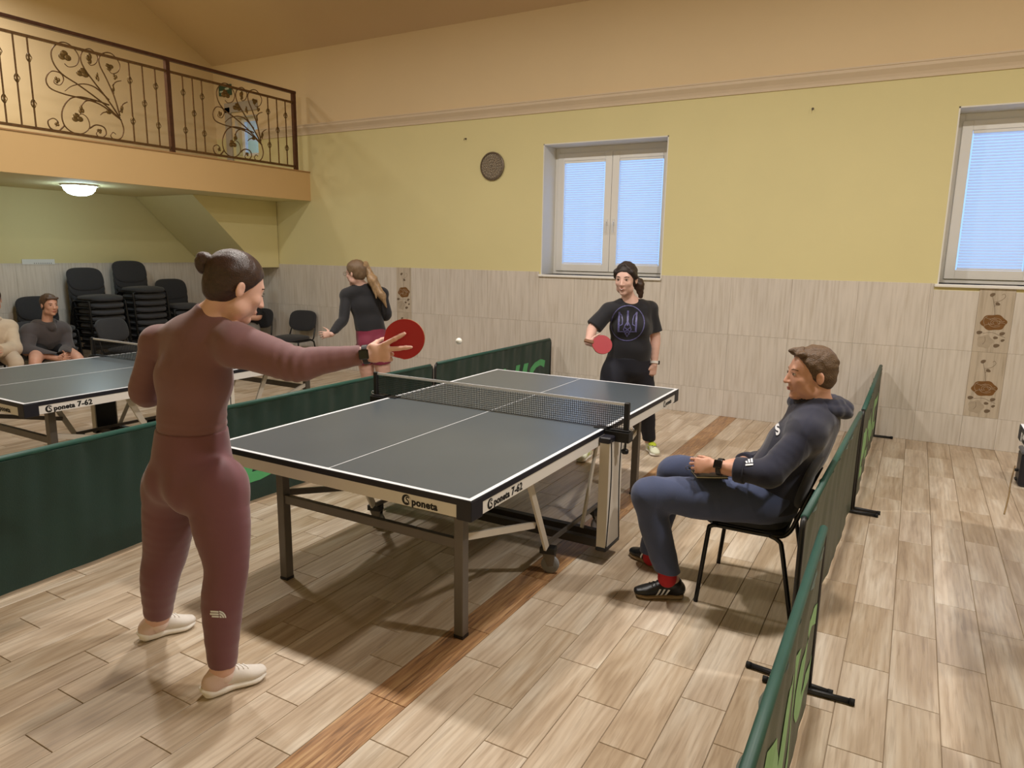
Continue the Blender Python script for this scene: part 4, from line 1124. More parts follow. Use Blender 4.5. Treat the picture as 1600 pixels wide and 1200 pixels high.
def decal(bvh, polys, o, u, v, d, off=0.0025, sub=0.012):
    """flat artwork laid on a garment: polygons [(a,b)..] around o in directions u,v, dropped along d"""
    o, u, v, d = (np.asarray(x, float) for x in (o, u, v, d)); bm = bmesh.new()
    for P in polys:
        vs = [bm.verts.new((a, b, 0)) for a, b in P]
        try: bm.faces.new(vs)
        except ValueError: pass
    bmesh.ops.triangulate(bm, faces=bm.faces[:])
    for _ in range(3):
        es = [e for e in bm.edges if e.calc_length() > sub]
        if not es: break
        bmesh.ops.subdivide_edges(bm, edges=es, cuts=1)
        bmesh.ops.triangulate(bm, faces=[f for f in bm.faces if len(f.verts) > 3])
    bm.verts.index_update(); mb = MB(); W = []
    for x in bm.verts:
        p = o + u * x.co.x + v * x.co.y
        hit = bvh.ray_cast(Vector(p - d * 0.3), Vector(d))
        if hit[0] is None: W.append(p)
        else:
            nv = np.array(hit[1]); nv = nv if nv @ d < 0 else -nv; W.append(np.array(hit[0]) + nv * off)
    mb._add(W, [tuple(q.index for q in f.verts) for f in bm.faces]); bm.free(); return mb
def stroke(pts, w):
    """a ribbon polygon list along 2D points"""
    P = [np.asarray(p, float) for p in pts]; out = []
    for a, b in zip(P, P[1:]):
        d = b - a; l = np.linalg.norm(d)
        if l < 1e-6: continue
        n = np.array([-d[1], d[0]]) / l * w / 2; e = d / l * w * 0.25
        out.append([tuple(a - e + n), tuple(a - e - n), tuple(b + e - n), tuple(b + e + n)])
    return out

# ---- anatomy
def rotv(v, ax, a):
    ax = nrm(ax); return v * math.cos(a) + np.cross(ax, v) * math.sin(a) + ax * (ax @ v) * (1 - math.cos(a))
def hand(wr, d, t, n, curl=(0.3, 0.3, 0.35, 0.4), s=1.0, thumb=0.5, spread=None, fat=1.0):
    """wrist, direction of the fingers, direction towards the thumb, palm normal"""
    d = nrm(d); t = nrm(t - d * (t @ d)); n = nrm(n - d * (n @ d) - t * (n @ t)); P = []
    P.append(E(wr - d * 0.01, wr + d * 0.03 * s, (0.025 * s, 0.018 * s), (0.033 * s, 0.016 * s), t, 0.012))
    P.append(E(wr + d * 0.025 * s, wr + d * 0.078 * s, (0.034 * s, 0.0145 * s), (0.039 * s, 0.0125 * s), t, 0.012))
    sp = spread or (0.10, 0.03, -0.04, -0.12); axc = nrm(np.cross(d, n))
    for i in range(4):
        b = wr + d * (0.082, 0.086, 0.082, 0.073)[i] * s + t * (0.029, 0.010, -0.010, -0.028)[i] * s
        L = (0.074, 0.082, 0.076, 0.058)[i] * s; dd = nrm(d + t * sp[i]); q = b - d * 0.012
        for j, f in enumerate((0.46, 0.30, 0.24)):
            c = curl[i] * (0.9, 1.1, 0.8)[j]; dd = rotv(dd, axc, c)
            q2 = q + dd * (L * f + (0.012 if j == 0 else 0)); r0 = (0.0100, 0.0092, 0.0085, 0.0076)[j] * s * fat * (0.9 if i == 3 else 1)
            P.append(C(q, q2, r0, (0.0092, 0.0085, 0.0074)[j] * s * fat * (0.9 if i == 3 else 1), 0.004))
            q = q2
    tb = wr + d * 0.022 * s + t * 0.026 * s; td = nrm(t * 0.75 * (1 - 0.25 * max(0, thumb - 1)) + d * 0.65 + n * thumb * 0.5)
    m1 = tb + td * 0.042 * s; td2 = nrm(td + d * 0.5 + n * thumb * 0.4); m2 = m1 + td2 * 0.030 * s; m3 = m2 + nrm(td2 + n * thumb * 0.3) * 0.022 * s
    P += [C(tb, m1, 0.0145 * s, 0.0110 * s, 0.010), C(m1, m2, 0.0105 * s, 0.0095 * s, 0.004), C(m2, m3, 0.0093 * s, 0.0074 * s, 0.003)]
    return P
def head_prims(c, f, u, s=1.0, male=False, nose=1.0):
    f = nrm(f); u = nrm(u - f * (u @ f)); r = np.cross(f, u); ax = [r, f, u]; P, S = [], []
    p = lambda a, b, d: c + r * a * s + f * b * s + u * d * s
    R = lambda *q: tuple(x * s for x in q)
    jw = 1.07 if male else 1.0
    P.append(O(p(0, -0.012, 0.035), R(0.074, 0.095, 0.083), ax, 0.03))
    P.append(O(p(0, 0.038, -0.02), R(0.060, 0.062, 0.088), ax, 0.03))
    P.append(E(p(-0.034 * jw, 0.022, -0.075), p(0.034 * jw, 0.022, -0.075), (0.030 * s, 0.030 * s), (0.030 * s, 0.030 * s), u, 0.03))
    P.append(O(p(0, 0.070, -0.100), R(0.024 * jw, 0.022, 0.018), ax, 0.022))
    P.append(E(p(-0.03, 0.078, 0.020), p(0.03, 0.078, 0.020), R(0.011, 0.010), R(0.011, 0.010), u, 0.018))       # brow
    for e in (-1, 1):
        P.append(O(p(e * 0.038, 0.066, -0.028), R(0.020, 0.020, 0.018), ax, 0.02))                              # cheek
        S.append(O(p(e * 0.031, 0.101, 0.002), R(0.017, 0.012, 0.010), ax, 0.010))                              # socket
        P.append(O(p(e * 0.031, 0.079, 0.001), R(0.0125, 0.0125, 0.0110), ax, 0.003))                           # lid over the eyeball
        P.append(O(p(e * 0.076, -0.008, -0.012), R(0.009, 0.019, 0.031), [nrm(r + f * 0.25 * e), nrm(f - r * 0.25 * e), u], 0.008))
        S.append(O(p(e * 0.084, 0.000, -0.010), R(0.005, 0.009, 0.014), ax, 0.005))
        P.append(O(p(e * 0.011, 0.100, -0.036), R(0.009, 0.010, 0.008), ax, 0.006))
    P.append(C(p(0, 0.092, 0.010), p(0, 0.108 * (1 + 0.03 * nose), -0.034), 0.0075 * s, 0.0115 * s, 0.010))     # nose
    P.append(E(p(-0.014, 0.092, -0.066), p(0.014, 0.092, -0.066), R(0.009, 0.008), R(0.009, 0.008), u, 0.012))  # mouth swell
    S.append(E(p(-0.020, 0.103, -0.0655), p(0.020, 0.103, -0.0655), R(0.0022, 0.006), R(0.0022, 0.006), u, 0.004))
    return P, S, (p, r, f, u, s)
def face_parts(root, fr, brow_m, lip_m, iris=(70, 52, 38), lids=True):
    p, r, f, u, s = fr; ax = (tuple(r), tuple(f), tuple(u))
    for e in (-1, 1):
        m = MB(); m.ball(p(e * 0.031, 0.0835, 0.001), (0.0098 * s, 0.0098 * s, 0.0062 * s), 12, 8, ax)
        eye = m.build('eye', mat('eye_white', (206, 196, 188), 0.3, var=0.02), root, True, world=True)
        m = MB(); m.ball(p(e * 0.031, 0.0905, 0.001), (0.0058 * s, 0.0038 * s, 0.0058 * s), 10, 6, ax)
        m.build('iris', mat('iris_%d_%d_%d' % iris, iris, 0.2, var=0.05), root, True, world=True)
        m = MB(); m.tube([p(e * 0.014, 0.0915, 0.0185), p(e * 0.030, 0.0890, 0.0235), p(e * 0.047, 0.0765, 0.0190)], [0.0030 * s, 0.0036 * s, 0.0020 * s], 6)
        m.build('eyebrow', brow_m, root, True, world=True)
        m = MB(); m.tube([p(e * 0.0195, 0.0925, 0.0045), p(e * 0.031, 0.0950, 0.0085), p(e * 0.043, 0.0855, 0.0045)], 0.0014 * s, 5)
        m.build('eyelash', brow_m, root, True, world=True)
    m = MB(); m.ball(p(0, 0.0975, -0.0625), (0.0175 * s, 0.0040 * s, 0.0034 * s), 12, 6, ax); m.ball(p(0, 0.0965, -0.0690), (0.0155 * s, 0.0045 * s, 0.0040 * s), 12, 6, ax)
    m.build('lips', lip_m, root, True, world=True)
def leg_prims(hip, kn, an, back, g=1.0, cal=1.0):
    """thigh, calf"""
    back = np.asarray(back, float); mid = kn * 0.62 + an * 0.38
    T = [C(hip, hip * 0.5 + kn * 0.5, 0.092 * g, 0.078 * g, 0.03), C(hip * 0.5 + kn * 0.5, kn, 0.077 * g, 0.054 * g, 0.03)]
    K = [C(kn, mid + back * 0.012, 0.052 * g, 0.052 * g * cal, 0.03), C(mid + back * 0.010, an, 0.050 * g * cal, 0.034 * g, 0.03)]
    return T, K
def arm_prims(sh, el, wr, g=1.0):
    return [C(sh, el, 0.052 * g, 0.040 * g, 0.03)], [C(el, el * 0.65 + wr * 0.35, 0.040 * g, 0.039 * g, 0.02), C(el * 0.65 + wr * 0.35, wr, 0.038 * g, 0.026 * g, 0.02)]
def shoe(root, heel, toe, names, upper_m, sole_m, h=0.005, lift=0.0, lace_m=None, stripe_m=None, sc=1.0, ankle=None, collar_m=None, pitch=0.0, thick=0.002, heel_m=None):
    """heel, toe: floor points; sole and upper are parts"""
    heel, toe = np.asarray(heel, float), np.asarray(toe, float); f = toe - heel; L = np.linalg.norm(f); f = f / L
    s = np.array([f[1], -f[0], 0.0]); s = nrm(s); u = np.cross(s, f); z0 = heel
    pt = lambda a, b, c: heel + f * a * L + s * b + u * c
    k = thick
    def ech(rows, n=4):
        Q = spline([np.array(r_, float) for r_ in rows], n)
        return [E(pt(a[0], a[1], a[2]), pt(b[0], b[1], b[2]), (a[3] * sc, a[4]), (b[3] * sc, b[4]), s, 0.003) for a, b in zip(Q, Q[1:])]
    so = ech([(0.13, 0, 0.015 + k, 0.036, 0.015 + k), (0.28, 0, 0.012 + k, 0.036, 0.012 + k), (0.45, 0, 0.011 + k, 0.033, 0.010 + k), (0.62, 0.003, 0.011 + 0.7 * k, 0.040, 0.011 + 0.7 * k), (0.76, 0.004, 0.012 + 0.5 * k, 0.044, 0.011 + 0.4 * k), (0.88, 0.0, 0.017 + 0.5 * k, 0.032, 0.010 + 0.2 * k)])
    if k > 0.004: so.append(E(pt(0.12, 0, 0.022 + k), pt(0.03, 0, 0.033 + k), (0.034 * sc, 0.012), (0.024 * sc, 0.006), s, 0.014))
    up = ech([(0.16, 0, 0.046 + k, 0.031, 0.037), (0.30, 0, 0.050 + k, 0.032, 0.040), (0.45, 0, 0.049 + k, 0.033, 0.038), (0.60, 0.002, 0.041 + 0.8 * k, 0.038, 0.031), (0.74, 0.003, 0.034 + 0.6 * k, 0.041, 0.024), (0.88, 0.0, 0.030 + 0.5 * k, 0.030, 0.017)])
    if ankle is not None: up.append(C(pt(0.2, 0, 0.05), pt(0.2, 0, 0.05) + nrm(ankle - pt(0.2, 0, 0.05)) * 0.035, 0.036 * sc, 0.040 * sc, 0.015))
    up_me = sdf_mesh('upper', up, h, 0.0, [(pt(0, 0, 0.012), -u)]); bv = sheet(up_me)
    U = put(up_me, names[0], upper_m, root)
    So = put(sdf_mesh('sole', so, h, 0.001, [(heel, -u)]), 'sole', sole_m, root, U) if False else put(sdf_mesh('sole', so, h, 0.001, [(heel + u * 0.0005, -u)]), names[1], sole_m, root)
    if heel_m is not None:
        put(sdf_mesh('heel', up, h, 0.0014, [(pt(0.36, 0, 0.05), f + u * 0.45), (pt(0, 0, 0.020 + k), -u)]), 'heel_counter', heel_m, root)
    if lace_m is not None:
        for k in range(4):
            a = 0.44 + 0.065 * k; pts = []
            for b in (-0.022, -0.012, 0.0, 0.012, 0.022):
                hit = bv.ray_cast(Vector(pt(a + 0.03 * (b > 0), b, 0.2)), Vector(-u))
                if hit[0] is not None: pts.append(np.array(hit[0]) + u * 0.002)
            if len(pts) > 2: MB().tube(pts, 0.0026, 5).build('lace', lace_m, root, True, world=True)
    if stripe_m is not None:
        for sd in (-1, 1):
            for k in range(3):
                m = MB(); V0 = []
                for c in np.linspace(0.016, 0.060, 6):
                    row = []
                    for w in (0.0, 0.034):
                        o = pt(0.38 + 0.075 * k + w - (c - 0.03) * 1.5, sd * 0.12, c)
                        hit = bv.ray_cast(Vector(o), Vector(-s * sd)); row.append(np.array(hit[0]) + s * sd * 0.0018 if hit[0] is not None else None)
                    V0.append(row)
                rows = [r_ for r_ in V0 if r_[0] is not None and r_[1] is not None]
                for r0, r1 in zip(rows, rows[1:]): m._add([r0[0], r0[1], r1[1], r1[0]], [(0, 1, 2, 3)] if sd < 0 else [(3, 2, 1, 0)])
                if rows: m.build('stripe', stripe_m, root, False, world=True)
    return U
def person(label, base):
    return thing('person', label, 'person', base)
SKIN = mat('skin_fair', (220, 176, 160), 0.5, var=0.05, scale=14, sss=0.08)
SKIN2 = mat('skin_warm', (208, 158, 136), 0.5, var=0.05, scale=14, sss=0.08)
SKIN3 = mat('skin_pink', (214, 174, 160), 0.5, var=0.05, scale=14, sss=0.08)
LIPS = mat('lips', (178, 98, 92), 0.45, var=0.05)
HAIR_DK = mat('hair_dark_brown', (56, 36, 30), 0.38, var=0.3, scale=60, stretch=(1, 1, 1), bump=0.25, bscale=220, coords='Object')
HAIR_BR = mat('hair_brown', (92, 70, 50), 0.5, var=0.3, scale=90, bump=0.5, bscale=200)
HAIR_BL = mat('hair_dark_blond', (112, 90, 68), 0.45, var=0.35, scale=50, stretch=(6, 6, 1), bump=0.4, bscale=60)
BROW = mat('eyebrow_dark', (62, 44, 34), 0.7, var=0.1)
def chain(pts, rads, n=4, k=0.004):
    P = spline([np.append(np.asarray(p, float), r) for p, r in zip(pts, rads)], n)
    return [C(a[:3], b[:3], float(a[3]), float(b[3]), k) for a, b in zip(P, P[1:])]
def leg(hip, kn, an, back, R):
    back = np.asarray(back, float); m1 = hip * 0.5 + kn * 0.5; m2 = kn * 0.64 + an * 0.36
    L = chain([hip, m1, kn, m2 + back * 0.012, an], R)
    L[0] = L[0][:5] + (0.04,); L[1] = L[1][:5] + (0.03,)
    return L[:8], L[8:]
def arm(sh, el, wr, R):
    m = el * 0.62 + wr * 0.38; L = chain([sh, sh * 0.5 + el * 0.5, el, m, wr], (R[0], R[0] * 0.5 + R[1] * 0.5, R[1], R[2], R[3]))
    return [L[0][:5] + (0.04,)] + L[1:8], L[8:]
def hair_cap(fr, infl=0.010, n=(0.75, 0.66), off=-0.012, nape=True, extra=(), frame=False):
    p, r, f, u, s = fr; ax = [r, f, u]; R = lambda *q: tuple(x * s for x in q)
    P = [O(p(0, -0.012, 0.035), R(0.074 + infl, 0.095 + infl, 0.083 + infl), ax, 0.01)]
    if nape: P.append(O(p(0, -0.045, -0.025), R(0.064, 0.058, 0.058), ax, 0.03))
    if frame:      # hair drawn back from a middle parting
        for e in (-1, 1): P += [C(p(e * 0.012, 0.060, 0.108), p(e * 0.062, 0.052, 0.052), 0.008 * s, 0.014 * s, 0.016), C(p(e * 0.062, 0.052, 0.052), p(e * 0.074, 0.006, 0.012), 0.014 * s, 0.018 * s, 0.016)]
    N = nrm(-f * n[0] + u * n[1])
    return P + list(extra), [(p(0, 0, 0) + N * off * s, -N)]
def feet_prims(an, heel, toe, r=0.034):
    heel, toe = np.asarray(heel, float), np.asarray(toe, float); f = nrm(toe - heel)
    return [C(an, heel + f * 0.05 + UP * 0.055, r, 0.032, 0.02), C(heel + f * 0.05 + UP * 0.045, heel + f * 0.19 + UP * 0.03, 0.032, 0.026, 0.02)]
def dirv(deg, pitch=0.0):      # heading in degrees to picture right of straight away
    a = math.radians(deg); return nrm(RT * math.sin(a) + FW * math.cos(a) + UP * pitch)
def side(f): return nrm(np.cross(f, UP))
def watch(root, wr, d, r, band, face_dir, face_m, m_band, fw=0.017):
    d = nrm(d); a = nrm(face_dir - d * (face_dir @ d)); b = np.cross(d, a)
    m = MB(); K = 20; V = []
    for e in (-band / 2, band / 2):
        for rr in (r, r + 0.003):
            for k in range(K):
                t = 2 * math.pi * k / K; V.append(wr + d * e + (a * math.cos(t) + b * math.sin(t)) * rr)
    F_ = []
    for k in range(K):
        l = (k + 1) % K; F_ += [(K + k, K + l, 3 * K + l, 3 * K + k), (k, 2 * K + k, 2 * K + l, l), (k, l, K + l, K + k), (2 * K + k, 3 * K + k, 3 * K + l, 2 * K + l)]
    m._add(V, F_); w = m.build('strap', m_band, root, False, world=True)
    c = wr + a * (r + 0.002); m = MB(); m.hexa([c + d * x * fw + b * y * fw + a * z for z in (0, 0.010) for x, y in ((-1, -1), (1, -1), (1, 1), (-1, 1))])
    m.build('case', face_m, root, world=True, bevel=0.004)
def bat(label, c, axis, normal, red, grip=0.10):
    """blade centre, direction handle -> blade, face normal"""
    axis = nrm(axis); normal = nrm(normal - axis * (normal @ axis)); w = np.cross(axis, normal)
    r = thing('table_tennis_bat', label, 'bat', c)
    def outline(g):
        pts = []
        for k in range(36):
            t = 2 * math.pi * k / 36; x, y = 0.075 * g * math.cos(t), 0.079 * g * math.sin(t)
            if y < -0.05: x *= 0.92
            pts.append((x, y))
        return pts
    m = MB(); m.prism(outline(1.0), c, w, axis, -0.0032, 0.0032); m.build('blade', mat('bat_wood', (176, 134, 84), 0.5, var=0.15, scale=20, stretch=(1, 8, 1)), r, world=True)
    n = np.cross(w, axis); sg = 1 if n @ normal > 0 else -1
    m = MB(); m.prism(outline(0.99), c + normal * 0.0032, w, axis, *sorted((0.0, sg * 0.004))); m.build('rubber', red, r, world=True)
    m = MB(); m.prism(outline(0.99), c - normal * 0.0032, w, axis, *sorted((0.0, -sg * 0.004))); m.build('rubber', mat('black_rubber_sheet', (24, 24, 26), 0.5), r, world=True)
    h0 = c - axis * 0.066; h1 = c - axis * (0.08 + grip)
    m = MB(); m.bar(h0, h1, 0.027, 0.022, normal); m.build('handle', mat('bat_handle', (120, 78, 46), 0.5, var=0.15), r, world=True, bevel=0.006)
    return r
RED = mat('red_rubber', (176, 20, 38), 0.42, var=0.04, scale=10)

# ------------------------------------------------------------------ 1. player in maroon, seen from behind
pel, waist, chest, uch = at(302, 735, 2.78), at(300, 655, 2.74), at(303, 592, 2.71), at(312, 535, 2.68)
neck, hc = at(331, 497, 2.67), at(367, 447, 2.64)
fp, fc = dirv(38), dirv(30); sp, sc_ = side(fp), side(fc)
lsh, lel, lwr = at(248, 536, 2.79), at(226, 612, 2.85), at(290, 606, 3.03)
rsh, rel, rwr = at(372, 540, 2.60), at(462, 569, 2.57), at(570, 554, 2.60)
lhip, lkn, lan = at(270, 752, 2.87), at(259, 862, 3.00), at(247, 962, 3.10)
rhip, rkn, ran = at(338, 756, 2.70), at(354, 885, 2.69), at(348, 1042, 2.73)
P1 = person('player in maroon top and leggings reaching out a red bat', (float(pel[0]), float(pel[1]), 0.0))
torso = [E(pel, waist, (0.168, 0.130), (0.128, 0.105), sp, 0.05), E(waist, chest, (0.128, 0.105), (0.152, 0.115), sc_, 0.04), E(chest, uch, (0.152, 0.115), (0.150, 0.090), sc_, 0.04),
         C(neck - UP * 0.02, lsh, 0.056, 0.058, 0.05), C(neck - UP * 0.02, rsh, 0.056, 0.066, 0.05), C(uch, neck, 0.075, 0.056, 0.05)]
glut = [O(pel - fp * 0.062 + sp * e * 0.078 - UP * 0.04, (0.086, 0.082, 0.100), [sp, fp, UP], 0.045) for e in (-1, 1)]
LU, LF = arm(lsh, lel, lwr, (0.060, 0.055, 0.048, 0.033)); RU, RF = arm(rsh, rel, rwr, (0.076, 0.061, 0.047, 0.031))
LT, LK = leg(lhip, lkn, lan, -fp, (0.106, 0.099, 0.084, 0.074, 0.052)); RTg, RK = leg(rhip, rkn, ran, -fp, (0.108, 0.101, 0.077, 0.072, 0.047))
hf = nrm(dirv(47) - UP * 0.40)
HP, HS, fr1 = head_prims(hc, hf, UP, 1.08)
neckp = [C(neck - UP * 0.01, fr1[0](0, -0.030, -0.055), 0.052, 0.050, 0.03)]
hd = nrm(RT + UP * 0.12 + FW * 0.02)
rhand = hand(rwr + hd * 0.006, hd, UP, FW, (0.06, 0.05, 1.0, 1.1), 1.0, 2.6, (0.40, -0.02, -0.06, -0.12), 1.18)
lhand = hand(lwr, nrm(RT + FW * 0.6), UP, -FW, (0.5, 0.5, 0.5, 0.5), 0.95)
heelR, toeR = on(2, 0, 312, 1094), on(2, 0, 428, 1050); heelL, toeL = on(2, 0, 214, 1004), on(2, 0, 298, 978)
dR = nrm(toeR - heelR); toeR = heelR + dR * 0.275; dL = nrm(toeL - heelL); toeL = heelL + dL * 0.26
ftR = feet_prims(ran, heelR, toeR); ftL = feet_prims(lan, heelL, toeL)
body = torso + glut + LU + LF + RU + RF + LT + LK + RTg + RK + neckp + HP + rhand + lhand + ftR + ftL
put(sdf_mesh('body', body, 0.005, -0.0015, (), HS), 'body', SKIN, P1)
M_TOPW = mat('maroon_jersey', (122, 84, 88), 0.75, var=0.06, scale=5, bump=0.08, bscale=500, sheen=0.25)
M_LEGG = mat('maroon_leggings', (112, 66, 76), 0.6, var=0.05, scale=5, bump=0.06, bscale=500, sheen=0.3)
def fold1(V):
    z = V[:, 2]; w = np.exp(-((z - 0.99) / 0.07) ** 2); a = 0.0022 * w * np.sin(z * 190 + 5 * V[:, 0] + 3 * np.sin(V[:, 1] * 9))
    d = (V - rel) @ nrm(rwr - rsh); e = np.exp(-(d / 0.07) ** 2) * np.exp(-((V - rel) ** 2).sum(1) / 0.02); return a + 0.0022 * e * np.sin(d * 160) + folds(3, 0.0012, 38)(V)
top_me = sdf_mesh('jersey', torso + LU + LF + RU + RF + [C(neck - UP * 0.012, neck + UP * 0.018 + RT * 0.012, 0.060, 0.060, 0.02)], 0.005, 0.004,
    [(rwr - nrm(rwr - rel) * 0.012, rwr - rel, 0.09), (lwr, lwr - lel, 0.09), (pel + UP * 0.10, -UP), (neck + UP * 0.030 + RT * 0.01, nrm(UP + RT * 0.45 + FW * 0.1), 0.14)], (), fold1)
put(top_me, 'long_sleeved_top', M_TOPW, P1)
m = MB(); cpts = []
leg_me = sdf_mesh('leggings', torso[:1] + glut + LT + LK + RTg + RK + [E(pel + UP * 0.08, waist + UP * 0.005, (0.160, 0.128), (0.134, 0.110), sp, 0.03)], 0.005, 0.0045,
    [(ran - nrm(ran - rkn) * 0.01, ran - rkn, 0.1), (lan - nrm(lan - lkn) * 0.01, lan - lkn, 0.1), (waist - UP * 0.035, UP, 0.4)], (), folds(5, 0.0010, 30))
bvL = sheet(leg_me)
cn = neck + UP * 0.016 + RT * 0.012; cu_, cv_ = nrm(RT - UP * 0.42), FW
cp = [cn + cu_ * 0.068 * math.cos(t) + cv_ * 0.064 * math.sin(t) for t in [2 * math.pi * k / 20 for k in range(21)]]
put(sdf_mesh('collar', [E(a, b, (0.016, 0.007), (0.016, 0.007), nrm(UP + RT * 0.4), 0.004) for a, b in zip(cp, cp[1:])], 0.005), 'collar', mat('dark_maroon_collar', (92, 60, 60), 0.75), P1)
put(leg_me, 'leggings', M_LEGG, P1)
# white logo on the right calf
vd = nrm(at(340, 960, 2.7) - CAM_LOC)
px = 2.68 / FPX
pol = []
for (x0, x1, y0) in ((-10.5, 1.5, 4.2), (-11.5, 1.5, 0.2), (-9.0, 1.5, -3.8)):
    pol.append([(x0 * px, y0 * px), (x1 * px, (y0 - 0.4) * px), (x1 * px, (y0 + 2.4) * px), (x0 * px, (y0 + 2.8) * px)])
for r0, r1 in ((0.0, 3.2), (4.2, 7.0), (7.8, 10.0)):
    ts = [math.pi / 2 * k / 6 for k in range(7)]
    if r0 == 0: pol.append([(2.5 * px, -4.5 * px)] + [((2.5 + r1 * math.cos(t)) * px, (-4.5 + r1 * 1.15 * math.sin(t)) * px) for t in ts])
    else: pol.append([((2.5 + r1 * math.cos(t)) * px, (-4.5 + r1 * 1.15 * math.sin(t)) * px) for t in ts] + [((2.5 + r0 * math.cos(t)) * px, (-4.5 + r0 * 1.15 * math.sin(t)) * px) for t in reversed(ts)])
decal(bvL, pol, at(340.5, 960.5, 2.62), RT, UP, vd).build('white_logo', M_LINE, P1, world=True)
# hair with bun
p, r_, f_, u_, s_ = fr1
hp, hcut = hair_cap(fr1, 0.007, (0.80, 0.60), -0.022, True)
HM = put(sdf_mesh('hair', hp, 0.005, 0, hcut, (), folds(12, 0.0012, 160, fr1[2] + fr1[3] * 0.3, 0.0)), 'hair', HAIR_DK, P1)
bn = at(318, 411, 2.60); bb = at(336, 417, 2.61)
m = sdf_mesh('bun', [O(bn, (0.030, 0.034, 0.042), [RT, FW, UP], 0.01), O(bn + RT * 0.012 + UP * 0.016, (0.022, 0.025, 0.022), None, 0.01), O(bb, (0.024, 0.03, 0.03), [RT, FW, UP], 0.01), C(bb, fr1[0](0, -0.07, 0.05), 0.026, 0.045, 0.02)], 0.005, 0, (), (), folds(11, 0.0018, 240))
put(m, 'hair_bun', HAIR_DK, P1)
hb = (bn + bb) / 2 + RT * 0.005
MB().tube([hb + (UP * math.cos(t) + FW * math.sin(t)) * 0.026 + RT * 0.006 * math.cos(t) for t in [2 * math.pi * k / 16 for k in range(16)]], 0.0032, 6, closed=True).build('hair_tie', mat('cream_elastic', (214, 190, 160), 0.6), P1, True, world=True)
face_parts(P1, fr1, BROW, LIPS)
watch(P1, rwr + hd * 0.004, hd, 0.033, 0.020, nrm(-FW + RT * 0.1 + UP * 0.15), mat('watch_glass', (14, 15, 18), 0.15, var=0.02), M_BLACK, 0.018)
M_SHOE1 = mat('pale_grey_knit', (220, 212, 204), 0.8, var=0.06, scale=20, bump=0.2, bscale=600)
M_SOLE1 = mat('white_foam', (232, 226, 218), 0.6, var=0.02)
M_SOCK = mat('pale_pink_sock', (226, 204, 196), 0.9, var=0.04)
for hl, to, ank in ((heelR, toeR, ran), (heelL, toeL, lan)):
    shoe(P1, hl, to, ('shoe', 'sole'), M_SHOE1, M_SOLE1, 0.005, lace_m=mat('white_lace', (236, 232, 226), 0.7), ankle=ank, sc=1.0, thick=0.008, heel_m=mat('dusty_pink_heel', (216, 190, 182), 0.8, var=0.06))
    put(sdf_mesh('sock', [C(ank - UP * 0.03, ank + UP * 0.0, 0.040, 0.038, 0.01)], 0.006, 0.002), 'sock', M_SOCK, P1)
bat('red bat held by the player in maroon', at(631.5, 530, 2.622), nrm(RT * 0.86 + UP * 0.52), nrm(-FW + UP * 0.05), RED)

# ------------------------------------------------------------------ 2. player in the black T-shirt beyond the table
pel, waist, chest, uch = at(980, 572, 5.86), at(985, 543, 5.80), at(986, 512, 5.76), at(986, 484, 5.73)
neck, hc = at(984, 470, 5.71), at(978, 435, 5.62)
fp = nrm(-FW - RT * 0.15); fc = nrm(-FW - RT * 0.1); sp, sc_ = side(fp), side(fc)
lsh, lel, lwr = at(1015, 483, 5.78), at(1024, 528, 5.82), at(1022, 570, 5.80)
rsh, rel, rwr = at(951, 485, 5.70), at(926, 513, 5.68), at(919, 535, 5.45)
heelL = on(2, 0, 1012, 702); toeL = on(2, 0, 1018, 717); heelR = on(2, 0, 921, 712); toeR = on(2, 0, 903, 727)
toeL = heelL + nrm(-FW + RT * 0.15) * 0.26; toeR = heelR + nrm(-FW - RT * 0.5) * 0.26
lan, ran = heelL + UP * 0.09 - FW * 0.05, heelR + UP * 0.09 - FW * 0.05
lhip, rhip = at(999, 578, 5.90), at(963, 578, 5.86)
lkn, rkn = (lhip + lan) / 2 - FW * 0.05, (rhip + ran) / 2 - FW * 0.08
P2 = person('smiling player in black T-shirt with trident emblem behind the table', (float(pel[0]), float(pel[1]), 0.0))
torso = [E(pel, waist, (0.175, 0.125), (0.150, 0.112), sp, 0.04), E(waist, chest, (0.150, 0.112), (0.160, 0.118), sc_, 0.04), E(chest, uch, (0.160, 0.118), (0.155, 0.090), sc_, 0.04),
         C(neck - UP * 0.03, lsh, 0.052, 0.056, 0.05), C(neck - UP * 0.03, rsh, 0.052, 0.056, 0.05), C(uch, neck, 0.07, 0.052, 0.04)]
bust = [O(chest + fc * 0.085 + sc_ * e * 0.07 + UP * 0.015, (0.062, 0.05, 0.062), [sc_, fc, UP], 0.04) for e in (-1, 1)]
LU, LF = arm(lsh, lel, lwr, (0.052, 0.044, 0.041, 0.028)); RU, RF = arm(rsh, rel, rwr, (0.052, 0.044, 0.041, 0.028))
LT, LK = leg(lhip, lkn, lan, -fp, (0.100, 0.088, 0.060, 0.058, 0.040)); RTg, RK = leg(rhip, rkn, ran, -fp, (0.100, 0.088, 0.060, 0.058, 0.040))
HP, HS, fr = head_prims(hc, nrm(-FW * 0.88 - RT * 0.42 - UP * 0.10), UP, 1.10)
neckp = [C(neck - UP * 0.02, fr[0](0, -0.02, -0.07), 0.050, 0.050, 0.03)]
lhand = hand(lwr, nrm(-UP - RT * 0.10), nrm(-RT - FW * 0.5), -RT, (0.55, 0.65, 0.7, 0.75), 1.0, 0.3)
rd = nrm(RT * 0.8 - UP * 0.1 - FW * 0.3)
rhand = hand(rwr, rd, nrm(UP - FW * 0.2), nrm(FW * 0.9), (0.5, 0.9, 1.0, 1.0), 0.95, 0.8)
body = torso + bust + LU + LF + RU + RF + LT + LK + RTg + RK + neckp + HP + lhand + rhand + feet_prims(lan, heelL, toeL) + feet_prims(ran, heelR, toeR)
